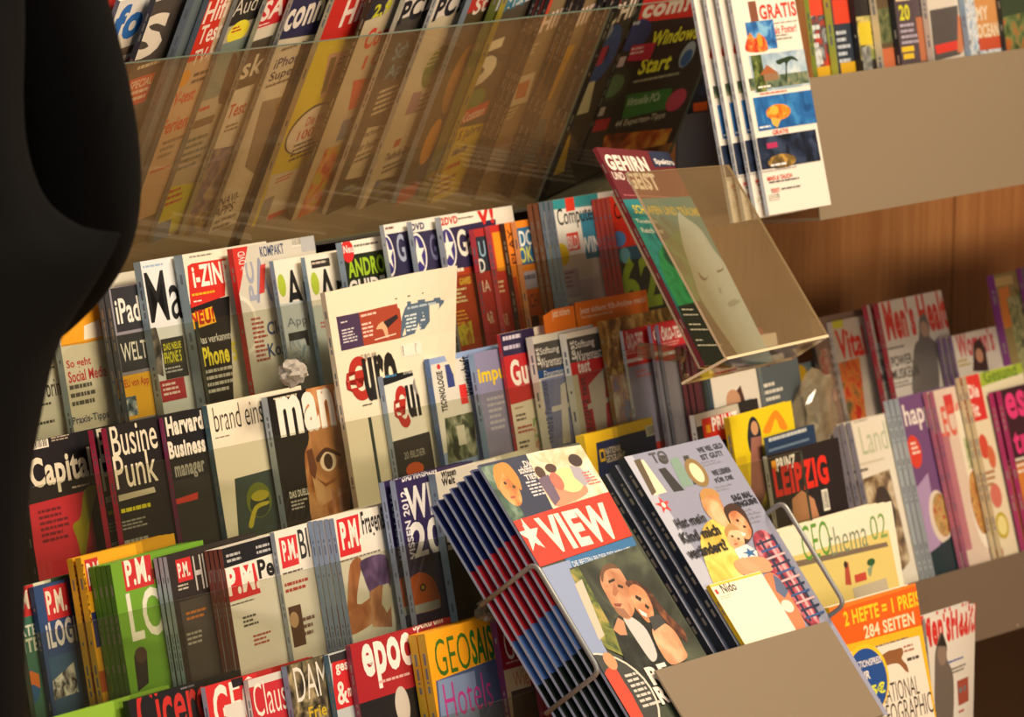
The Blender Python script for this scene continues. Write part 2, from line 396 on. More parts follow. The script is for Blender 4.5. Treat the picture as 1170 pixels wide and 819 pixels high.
# ================================================================= TIER B
TB = Tier(3.535, .914, 12, .066, .175)
W1, CR, LB = 'd9d6cc', 'e6dcc6', 'aebbc6'
def D(**k): return k
rowB = [
 D(tl=(-8, 336), c='7a2020', s='5a1818', label='dark red magazine at the far end of the second pocket row, beside the dark coat'),
 D(tl=(13, 333), c='dcd8cc', s='9fb0c0', T=.007, art=[('G', 30, 424, 34, 5, 1, '4a4a48'), ('T', 'Das brin', 32, 437, 35, 21, '222226'), ('G', 34, 464, 34, 5, 1, '3a3a3a'), ('G', 38, 484, 34, 6, 1, '3a3a3a'), ('P', [(40, 350), (70, 345), (75, 400), (44, 405)], 'b86a20')],
   label='pale magazine reading Das brin in dark letters, spine light blue'),
 D(tl=(58, 325), c='e2dccb', s='a9bccb', T=.007, art=[('E', 98, 440, 34, 48, 'd9d2bd'), ('P', [(66, 352), (118, 342), (122, 386), (98, 392), (70, 396)], 'e8a020'), ('P', [(96, 372), (113, 365), (117, 384), (96, 388)], 'f0e6d0'), ('T', 'So geht', 75, 412, 28, 12, 'c22a35', 1), ('T', 'Social Media', 77, 425, 44, 13, 'c22a35', 1), ('G', 79, 441, 40, 28, 3, '55534e'), ('T', 'Praxis-Tipps', 82, 477, 42, 11, '4a5068', 1)],
   label='cream magazine with red heading So geht Social Media'),
 D(tl=(124, 330), c='8e8a96', s='4a5a72', T=.006, n=2, g=.002, art=[('R', 126, 330, 34, 50, '2c2c32'), ('T', 'iPad', 130, 342, 27, 29, 'e8e4da', 1), ('R', 133, 384, 32, 42, '2b2f36'), ('T', 'WELT', 137, 393, 29, 21, 'e8e4da'), ('R', 135, 431, 36, 50, 'f0b428'), ('T', 'NEU von App', 137, 435, 32, 12, 'c03020', 1), ('R', 139, 455, 16, 22, 'ph:20303a:6a8090:d8d8d0:90')],
   label='grey lilac magazine with white capitals on a dark block above yellow box', short='grey lilac magazine'),
 D(tl=(160, 299), c='dfe2e3', s='9db4c6', T=.008, art=[('G', 163, 304, 36, 5, 1, '9ab4d0'), ('T', 'Mac', 164, 312, 52, 58, '121214'), ('V', 'NEU', 160, 350, 5, 18, '222222'), ('P', [(166, 376), (178, 374), (184, 395), (187, 430), (176, 425)], 'ph:1c1c20:55504a:8a8078:60'), ('R', 183, 388, 26, 46, '2b2b2c'), ('R', 185, 392, 22, 26, '3a3c1a'), ('T', 'DAS NEUE', 186, 393, 20, 8, 'd0cc30', 1), ('T', 'iPHONE 5', 186, 403, 20, 13, 'd0cc30', 1), ('G', 187, 421, 22, 8, 2, 'b8b8b8'), ('R', 182, 436, 28, 24, 'b02838'), ('G', 185, 439, 22, 16, 3, 'f0d8d0')],
   label='white magazine headed by huge black letters M and a'),
 D(tl=(208, 291), c='e9e0cc', s='93a6b4', T=.010, art=[('G', 216, 293, 30, 4, 1, '888478'), ('P', [(206, 350), (262, 338), (268, 480), (212, 490)], '151618'), ('P', [(214, 304), (219, 301), (258, 295), (257, 338), (218, 352)], 'cc2a22'), ('T', 'i-ZINE', 218, 304, 42, 25, 'f0ece0', 2), ('G', 219, 336, 36, 5, 1, 'e8b020'), ('G', 221, 344, 12, 3, 1, 'f0e0d0'), ('P', [(209, 362), (242, 350), (247, 368), (214, 379)], 'f2b41c'), ('T', 'NEU!', 216, 356, 27, 17, 'b02018', 3), ('T', 'Das verkannte', 225, 385, 40, 9, 'dcd8cc'), ('T', 'iPhone 5', 227, 398, 42, 22, 'e8d83a', 2), ('G', 231, 424, 38, 30, 4, 'c8c4b8')],
   label='black and cream magazine with red title box and yellow NEU! flash'),
 D(tl=(265, 284), c='cac5b8', s='c02a28', T=.006, art=[('P', [(264, 284), (283, 280), (272, 343), (267, 344)], 'c83028'), ('V', 'mit DVD', 271, 288, 8, 26, 'f0e0d8'), ('T', 'KOMPAKT', 296, 282, 27, 12, '34466e', 1), ('B', 332, 272, 11, 10), ('R', 342, 268, 20, 20, 'aeb0b2'), ('T', 'A', 286, 296, 18, 50, '8c92a8', 0), ('V', 'PC', 279, 300, 9, 44, '9aa0b4', 2), ('P', [(297, 303), (303, 301), (302, 334), (296, 336)], 'c03830'), ('E', 277, 372, 18, 34, 'dcd6c6'), ('E', 277, 372, 15, 29, 'bdb8aa'), ('G', 286, 364, 16, 52, 10, 'a04038'), ('T', 'Clou', 304, 368, 24, 15, '2c4270', 1), ('T', 'Kost', 305, 393, 24, 15, '2c4270', 1)],
   label='grey magazine with red wedge and outlined letters beside KOMPAKT'),
 D(tl=(312, 298), c='e6e0d0', s='8fa6bc', T=.005, art=[('E', 322, 326, 4.5, 13, 'a8bc38'), ('T', 'An', 323, 310, 32, 47, '151515', 1), ('R', 308, 350, 46, 140, 'bcc4c6'), ('T', 'Appl', 327, 364, 26, 13, '6a7480'), ('R', 329, 381, 22, 18, '22262c'), ('R', 331, 390, 18, 30, 'ph:8098a8:c8d0d0:506070:80')],
   label='white magazine with a tall black A and green blob, blue grey lower half'),
 D(tl=(348, 294), c='e6e0d0', s='8fa6bc', T=.005, art=[('R', 355, 298, 21, 9, '2a2622'), ('G', 356, 300, 19, 5, 1, 'c8b8a8'), ('E', 360, 324, 4.5, 13, 'a8bc38'), ('T', 'An', 361, 309, 32, 47, '151515', 1), ('R', 345, 352, 46, 140, 'c0c8c4'), ('G', 366, 368, 8, 9, 2, 'c04030')],
   label='white magazine with tall black A under a small dark tag'),
 D(tl=(390, 277), c='ece5d6', s='9fb2c6', T=.007, art=[('G', 404, 280, 30, 5, 1, '6a6458'), ('R', 390, 293, 60, 160, '1a2412'), ('T', 'ANDRO', 396, 297, 42, 21, '9cc028', 2), ('T', 'GUIDE', 398, 321, 42, 20, 'e8e4da', 2), ('E', 397, 287, 7, 13, 'd02a28'), ('T', 'Neu', 391.5, 281, 11, 9, 'f4e8e0', 1)],
   label='dark magazine with green block lettering and round red Neu sticker'),
 D(tl=(438, 257), c='e4e0d4', s='b4bcc6', T=.005, art=[('G', 440, 260, 10, 5, 1, '7a4a40'), ('R', 434, 269, 60, 160, '2b2748'), ('E', 444, 292, 7, 24, 'e8e4dc'), ('E', 444, 292, 5.8, 21, '37327a'), ('S', 444, 292, 6, 19, 'ece6da'), ('T', 'G', 451, 268, 9, 32, '9aa4bc', 1)],
   label='purple magazine with the narrowest glimpse of a white star ring, first of three alike', short='first star ring magazine'),
 D(tl=(470, 253), c='e4e0d4', s='b4bcc6', T=.006, art=[('T', 'DVD', 469, 256, 15, 8, '2a2460', 3), ('R', 465, 267, 60, 160, '2b2748'), ('E', 478, 290, 9.5, 24, 'e8e4dc'), ('E', 478, 290, 8, 21, '37327a'), ('S', 478, 290, 8, 19, 'ece6da'), ('T', 'Ga', 489, 268, 14, 30, '6a6a90', 1), ('R', 470, 318, 40, 70, 'ph:8a2418:c86a20:e0c040:40')],
   label='purple magazine with white star ring below the small word DVD, middle of three', short='second star ring magazine'),
 D(tl=(503, 248), c='e9e2d2', s='b4bcc6', T=.007, art=[('T', '2DVD', 503, 249, 19, 9, 'c02828', 3), ('G', 523, 249, 18, 4, 1, '6a6458'), ('P', [(500, 263), (566, 250), (572, 330), (506, 340)], '2b2748'), ('E', 512, 283, 9, 24, 'e8e4dc'), ('E', 512, 283, 7.6, 21, '37327a'), ('S', 512, 283, 7.6, 19, 'ece6da'), ('T', 'Game', 520, 263, 40, 31, 'e4ddd0', 1), ('T', 'V!', 543, 238, 19, 20, 'cc2a24', 3), ('R', 508, 310, 40, 100, 'a83c1a'), ('G', 510, 309, 22, 8, 1, 'f0e0c8'), ('T', 'GAMES', 524, 318, 13, 8, 'e8c040', 2), ('G', 512, 332, 22, 18, 4, 'e8d8a0'), ('G', 514, 357, 22, 22, 5, 'e8a040'), ('P', [(516, 376), (538, 366), (542, 392), (516, 398)], 'ph:a86a20:d8c040:5a7020:60')],
   label='purple magazine with white star ring, red 2DVD and red V! at its corner'),
 D(tl=(541, 262), c='a82c28', s='c23a48', T=.006, art=[('R', 543, 271, 14, 40, '1c2c38'), ('T', 'U', 546, 276, 7, 18, '8ab0c0', 0), ('T', 'D', 546, 296, 7, 16, 'd8d8d0', 1), ('T', 'MA', 545, 322, 14, 13, 'e8c8b0'), ('T', 'STAR', 548, 358, 15, 14, 'e8c8b0')],
   label='crimson magazine with a dark box, behind glass with letters STAR'),
 D(tl=(559, 258), c='c03026', s='d85a60', T=.006, art=[('R', 562, 266, 14, 44, 'e8941c'), ('T', 'STAR', 568, 360, 12, 14, 'f0c8a0'), ('G', 564, 322, 12, 16, 3, 'f0d0a0')],
   label='bright red magazine with orange block between crimson and orange neighbours'),
 D(tl=(576, 255), c='dd7a1c', s='3a2a20', T=.006, art=[('V', 'PLAY', 579, 262, 6, 40, '5a2810', 1), ('R', 580, 318, 10, 80, 'c03a18')],
   label='orange magazine with dark spine, narrow in the second row'),
 D(tl=(589, 253), c='e8861e', s='f0b070', T=.006, art=[('R', 590, 261, 19, 42, '2b6690'), ('T', 'DO', 592, 264, 15, 18, 'e8e8e0', 1), ('T', 'OK', 592, 283, 15, 18, 'd8d060', 1), ('R', 592, 312, 20, 20, 'c4bcd0'), ('G', 593, 316, 18, 10, 1, '6a6488'), ('R', 593, 334, 22, 30, 'e86618'), ('T', 'ARCHI', 595, 338, 20, 16, '7a3018', 2), ('R', 595, 364, 20, 40, '2a2420')],
   label='orange magazine with blue box and yellow white letters OK'),
 D(tl=(614, 232), c='ph:3a2018:8a4a2a:c88a50:50', s='8a5a3a', T=.006, n=2, g=.0015, label='brown patterned magazine left of the teal topped stack', short='brown patterned magazine'),
 D(tl=(631, 229), c='e4e2d8', s='8098a8', T=.005, n=3, g=.001, yaw=12, art=[('P', [(629, 229), (682, 218), (684, 234), (630, 240)], '2f9298'), ('P', [(645, 226), (655, 224), (657, 240), (647, 242)], 'd83a24'), ('R', 662, 244, 24, 52, '2f8aa8'), ('T', 'Computer', 635, 239, 44, 25, '101010', 0), ('R', 647, 267, 13, 20, 'dc3c22'), ('T', 'BILD', 648, 270, 11, 15, 'f0e8e0', 1), ('T', 'WIN', 662, 272, 22, 19, 'f0f0ea', 2), ('E', 642, 291, 8, 13, 'e8cc20'), ('R', 640, 310, 20, 32, 'c8b8c8'), ('G', 642, 312, 14, 20, 4, '886070'), ('R', 662, 320, 22, 26, 'd8c8c8'), ('P', [(640, 350), (685, 340), (687, 380), (644, 388)], 'ph:5a4a6a:b090a0:d8c8b8:50')],
   label='white and teal magazine headed Computer, front one of a small stack', short='white Computer magazine'),
 D(tl=(696, 225), c='d6301f', s='cc4a38', T=.005, n=4, g=.0008, yaw=12, art=[('R', 696, 286, 70, 120, '1f5c84'), ('P', [(700, 300), (760, 290), (770, 420), (706, 420)], '1c2a20'), ('T', 'Computer', 700, 232, 44, 25, '141010', 0), ('E', 707, 273, 8, 9, '4a8ad0'), ('E', 714, 292, 6, 9, '6ab8d8'), ('T', '62', 705, 296, 44, 62, 'a4c828', 2)],
   label='red and blue magazine with large yellow green 62, front one of its stack', short='red magazine with the 62'),
]
# ================================================================= TIER C
TC = Tier(3.435, .806, 12, .062, .205)
rowC = [
 D(tl=(20, 508), c='17141a', s='121014', T=.006, art=[('B', 27, 503, 27, 13), ('G', 58, 500, 26, 6, 2, 'a89a88'), ('T', 'Capital', 31, 525, 72, 44, 'e2d8c0', 2), ('G', 82, 556, 20, 4, 1, 'c8b8a8'), ('P', [(33, 577), (100, 560), (116, 660), (45, 680)], 'd42c3e'), ('Q', [(96, 560), (110, 556), (104, 590), (96, 640), (88, 616), (83, 600), (92, 590)], 'a89c1c'), ('G', 43, 584, 38, 40, 6, '7a1826')],
   label='black magazine with cream lettering and large pink red panel, lower far end'),
 D(tl=(121, 489), c='161315', s='d63c66', T=.006, n=2, g=.009, art=[('T', 'Busine', 124, 487, 52, 36, 'ddd2ba', 0), ('T', 'Punk', 128, 522, 48, 38, 'ddd2ba', 0), ('P', [(135, 566), (176, 556), (178, 562), (136, 573)], 'bdb498'), ('G', 138, 582, 42, 9, 1, 'c8c020'), ('G', 139, 596, 30, 12, 3, '8a8880'), ('G', 142, 618, 32, 16, 2, '9a9890')],
   label='black magazine with cream serif letters and hot pink spine, one pocket from the end', short='black magazine with hot pink spine'),
 D(tl=(186, 477), c='141315', s='b04a78', T=.005, art=[('T', 'Harvard', 188, 477, 42, 22, 'e0d8c6', 3), ('T', 'Business', 191, 505, 42, 20, 'e0d8c6', 3), ('T', 'manager', 199, 533, 34, 18, '9a9688', 2), ('R', 192, 552, 48, 120, '262422'), ('P', [(199, 571), (226, 562), (226, 570), (199, 577)], 'c4382a')],
   label='black magazine with three bold lines of white and grey type'),
 D(tl=(236, 463), c='e6dcc4', s='50707c', T=.006, art=[('T', 'brand eins', 242, 466, 56, 28, '2a2420', -1), ('G', 246, 500, 22, 3, 1, '8a7a68'), ('P', [(268, 547), (312, 535), (324, 604), (273, 618)], '33443f'), ('E', 296, 571, 14, 20, '6a7420'), ('E', 297, 576, 11, 14, '2e3a30'), ('E', 297, 566, 10, 6, 'b0a428'), ('Q', [(284, 600), (291, 578), (306, 572), (306, 576), (294, 582), (289, 602)], 'b8ac2c')],
   label='cream magazine with thin black serif title above a dark photo'),
 D(tl=(305, 454), c='14100f', s='b4bfca', T=.007, art=[('Q', [(350, 440), (385, 431), (400, 600), (361, 606), (352, 560), (348, 520), (353, 500)], 'ph:8a5028:b4713e:cc9460:25.'), ('P', [(359, 486), (390, 478), (398, 560), (364, 580), (354, 530)], 'ph:a06a3c:c08450:d8a878:22.'), ('G', 312, 455, 32, 4, 1, 'c8b8a0'), ('T', 'mana', 314, 455, 84, 46, 'ece4d6', 3), ('E', 375, 527, 9, 11, 'e0c8a8'), ('E', 375, 527, 5, 9, '3c2414'), ('Q', [(361, 523), (372, 511), (388, 518), (387, 521), (372, 516), (364, 528)], '4a2a18'), ('P', [(362, 546), (372, 552), (384, 545), (382, 550), (372, 556)], '8a5030'), ('P', [(350, 515), (356, 512), (362, 535), (360, 548), (354, 540)], '6a3a20'), ('T', 'DAS DUELL', 330, 562, 22, 8, 'd8d0c4', 2), ('G', 332, 573, 22, 12, 3, 'b8b0a4')],
   label='black magazine with fat white letters and close-up of a face with one eye'),
 D(tl=(371, 334), W=22, c='e6dabf', s='d8ccb2', T=.006, kind='newspaper', bend=lambda x, y: (0, .006 * max(0, min(x, .8) - .1) * y, .03 * max(0, (x - .45) / .55) ** 2 * max(0, (y - .5) / .5) ** 1.3), yaw=4,
   art=[('P', [(384, 362), (410, 358), (416, 396), (390, 401)], '453250'), ('P', [(410, 358), (458, 349), (457, 389), (416, 396)], 'a2412a'), ('P', [(458, 349), (496, 345), (479, 382), (457, 389)], '52667a'), ('G', 450, 344, 40, 3, 1, '5a5244'), ('G', 389, 368, 12, 3, 1, 'd0c8c0'), ('G', 390, 377, 18, 17, 5, 'c8c0c4'), ('G', 412, 361, 18, 5, 1, 'e0b8a8'), ('G', 413, 371, 14, 18, 4, 'e8c0b0'), ('Q', [(433, 372), (440, 370), (444, 386), (441, 387), (437, 378), (430, 378)], 'd8a880'), ('P', [(438, 370), (452, 362), (454, 366), (443, 377)], '2a2024'), ('P', [(428, 389), (452, 383), (452, 384.5), (428, 390.5)], 'e8c8b0'), ('G', 462, 355, 26, 5, 1, 'a8b8c0'), ('G', 460, 364, 20, 20, 5, 'd0d8d8'), ('B', 457, 397, 20, 14), ('T', 'EURO AM', 412, 406, 17, 8, '9a8f7c'), ('T', '€', 391, 411, 26, 50, 'b02c20', 3), ('T', 'uro', 412, 410, 38, 50, '1c1814', 3), ('G', 414, 463, 16, 3, 1, '5a5244')],
   label='folded cream newspaper standing tall with red euro sign, its corner curling'),
 D(tl=(437, 430), c='e6dfd0', s='a4b4cc', T=.006, yaw=9, art=[('P', [(437, 432), (488, 413), (489, 423), (438, 441)], '16181c'), ('G', 440, 429, 18, 6, 1, '3a7aa8'), ('T', 'Invest & mehr', 460, 421, 26, 7, 'c8c4b8', 1), ('T', '€', 446, 443, 17, 48, 'b42c22', 3), ('T', 'uro', 462, 440, 30, 38, '181412', 3), ('E', 478, 440, 6, 11, '8a8680'), ('P', [(444, 506), (500, 490), (510, 560), (452, 575)], '2a2522'), ('T', '20 BILDER', 461, 517, 24, 8, 'a8a090'), ('E', 474, 536, 10, 8, 'c8521c')],
   label='white magazine with black top band and red euro sign, beside newspaper'),
 D(tl=(490, 410), c='8ea4ce', s='5f7cb0', T=.006, art=[('P', [(492, 417), (530, 408), (545, 500), (504, 520)], 'd9d4c8'), ('V', 'TECHNOLOGIE', 498, 425, 7, 46, '1c1c1c', 3), ('E', 501, 419, 2, 3, 'c83030'), ('R', 508, 417, 8, 26, '34407c'), ('V', 'Wirtschaft', 524, 408, 12, 46, '1c1c1c', 1), ('R', 524, 440, 8, 22, 'd8302c'), ('P', [(508, 478), (540, 470), (546, 520), (512, 530)], 'ph:20281c:5a6448:a8a890:50'), ('R', 521, 487, 9, 22, 'c8c4b0')],
   label='pale blue magazine with vertical black type and small red square'),
 D(tl=(541, 404), c='8986a8', s='9ab4d8', T=.007, art=[('T', 'impuls', 545, 421, 40, 22, 'e8c81c', 2), ('G', 556, 455, 20, 40, 6, 'b8b4c0')],
   label='grey violet magazine with yellow lowercase title'),
 D(tl=(571, 382), c='e2d6c2', s='c43038', T=.004, W=18, art=[('P', [(570, 382), (609, 371), (613, 400), (573, 408)], '2d2448'), ('G', 574, 385, 28, 9, 1, 'd8d0e0'), ('G', 575, 396, 24, 9, 1, 'c8c0d8'), ('P', [(573, 408), (613, 400), (620, 452), (582, 463)], 'c4272c'), ('T', 'Gute', 581, 412, 34, 30, 'f0e8dc', 2), ('G', 588, 466, 16, 3, 1, '9a7a5a'), ('G', 589, 474, 17, 10, 2, '6a5a50'), ('G', 591, 488, 17, 10, 2, 'b04a40'), ('G', 593, 505, 15, 10, 2, '4a4a48'), ('P', [(608, 478), (620, 475), (622, 510), (612, 512)], 'ph:8aa060:d8d0b8:c08060:60')],
   label='slim red and white magazine with purple top, left of the two test magazines'),
 D(tl=(608, 385), c='dcd8cc', s='e4e0d4', T=.008, W=19, art=[('R', 607, 394, 36, 32, '4c4a48'), ('T', 'Stiftung', 616, 398, 22, 10, 'ece8de', 0), ('T', 'Warentest', 616, 410, 26, 11, 'ece8de', 0), ('V', 'test', 611, 398, 4, 20, 'e8e4da', 1), ('R', 610, 425, 36, 9, '1f4a86'), ('T', 'Finanztest', 621, 424, 24, 8, 'e0e0e0', 0), ('R', 618, 434, 38, 90, '8088b8'), ('V', '12/2012 Finanztest', 617, 436, 7, 70, '3a4470', 1), ('P', [(633, 432), (646, 429), (660, 500), (632, 506)], '8a90c0'), ('P', [(640, 440), (646, 436), (652, 505), (643, 507)], 'e6e0e0'), ('P', [(630, 465), (655, 458), (656, 463), (631, 471)], 'e6e0e0')],
   label='narrow white test magazine with grey box and blue stripe'),
 D(tl=(646, 381), c='e4dccb', s='e4e0d4', T=.008, art=[('R', 645, 388, 44, 28, '4c4a48'), ('T', 'Stiftung', 656, 390, 22, 11, 'ece8de', 0), ('T', 'Warentest', 656, 402, 30, 12, 'ece8de', 0), ('V', 'test', 650, 390, 5, 22, 'e8e4da', 1), ('R', 648, 416, 44, 14, 'd02c30'), ('T', 'test', 659, 414, 14, 13, 'f0e8e0', 2), ('R', 660, 428, 38, 92, 'd02c44'), ('V', '11/2012 test', 661, 432, 7, 66, '4a3a48', 1), ('P', [(672, 440), (690, 420), (694, 500), (683, 502)], 'e8dcd8'), ('P', [(671, 462), (704, 450), (704, 456), (672, 468)], 'e8dcd8')],
   label='white test magazine with grey box and crimson lower half'),
 D(tl=(687, 367), c='ph:6a4818:a87828:e0c070:60', s='8a6020', T=.005, art=[('P', [(695, 430), (720, 425), (730, 500), (700, 505)], 'ph:8a8ab0:c09080:e0d8c8:50')],
   label='gold brown patterned magazine behind the two test magazines'),
 D(tl=(711, 378), W=15, c='cf2a2a', s='c8c4bc', T=.004, art=[('T', 'ÖKO-TEST', 714, 379, 19, 21, 'f0e4d8', 3), ('G', 715, 401, 16, 6, 2, 'e8b8a8'), ('R', 712, 412, 22, 4, 'd8d4cc'), ('R', 716, 420, 34, 90, '9a94b4'), ('G', 726, 424, 20, 10, 2, 'c86a70')],
   label='small red magazine with white ÖKO lettering and teal edge'),
 D(tl=(743, 372), c='cf2a2a', s='b8b4c4', T=.004, W=16, art=[('T', 'ÖKO', 745, 374, 19, 16, 'f0e4d8', 3), ('R', 742, 404, 24, 4, 'd8d4cc'), ('R', 744, 414, 30, 100, '8e8aa0')], label='red magazine with white Ö, leftmost of two tight neighbours'),
 D(tl=(752, 371), c='c82a30', s='b8b4c4', T=.004, W=16, art=[('T', 'ÖKO-TEST', 754, 373, 26, 17, 'f0e4d8', 3), ('G', 757, 392, 22, 6, 2, 'e8a8a0'), ('R', 752, 404, 30, 4, 'd8d4cc'), ('R', 754, 414, 36, 100, '96909e')],
   label='red magazine with white Ö partly behind the clear display box'),
 D(tl=(790, 392), c='8a3040', s='a04a5a', T=.005, n=3, g=.002, art=[('R', 790, 420, 40, 80, '5a2838')], label='dull crimson magazine below the clear display box', short='dull crimson magazine'),
 D(tl=(806, 398), c='cfc8ba', s='6a8088', T=.005, n=2, art=[('R', 808, 428, 34, 5, 'b02828'), ('P', [(830, 462), (846, 440), (852, 460), (850, 480), (832, 480)], '4a2c22'), ('E', 838, 458, 8, 13, 'b88a6a')],
   label='white magazine with a red bar and dark haired portrait below the box', short='white portrait magazine below the box'),
 D(tl=(866, 400), W=11, c='4c5458', s='6a7880', T=.005, art=[('G', 868, 440, 26, 24, 3, 'c8c4b8'), ('R', 865, 410, 30, 8, 'd0ccc0')], label='slate grey magazine at the right end of the third row'),
]
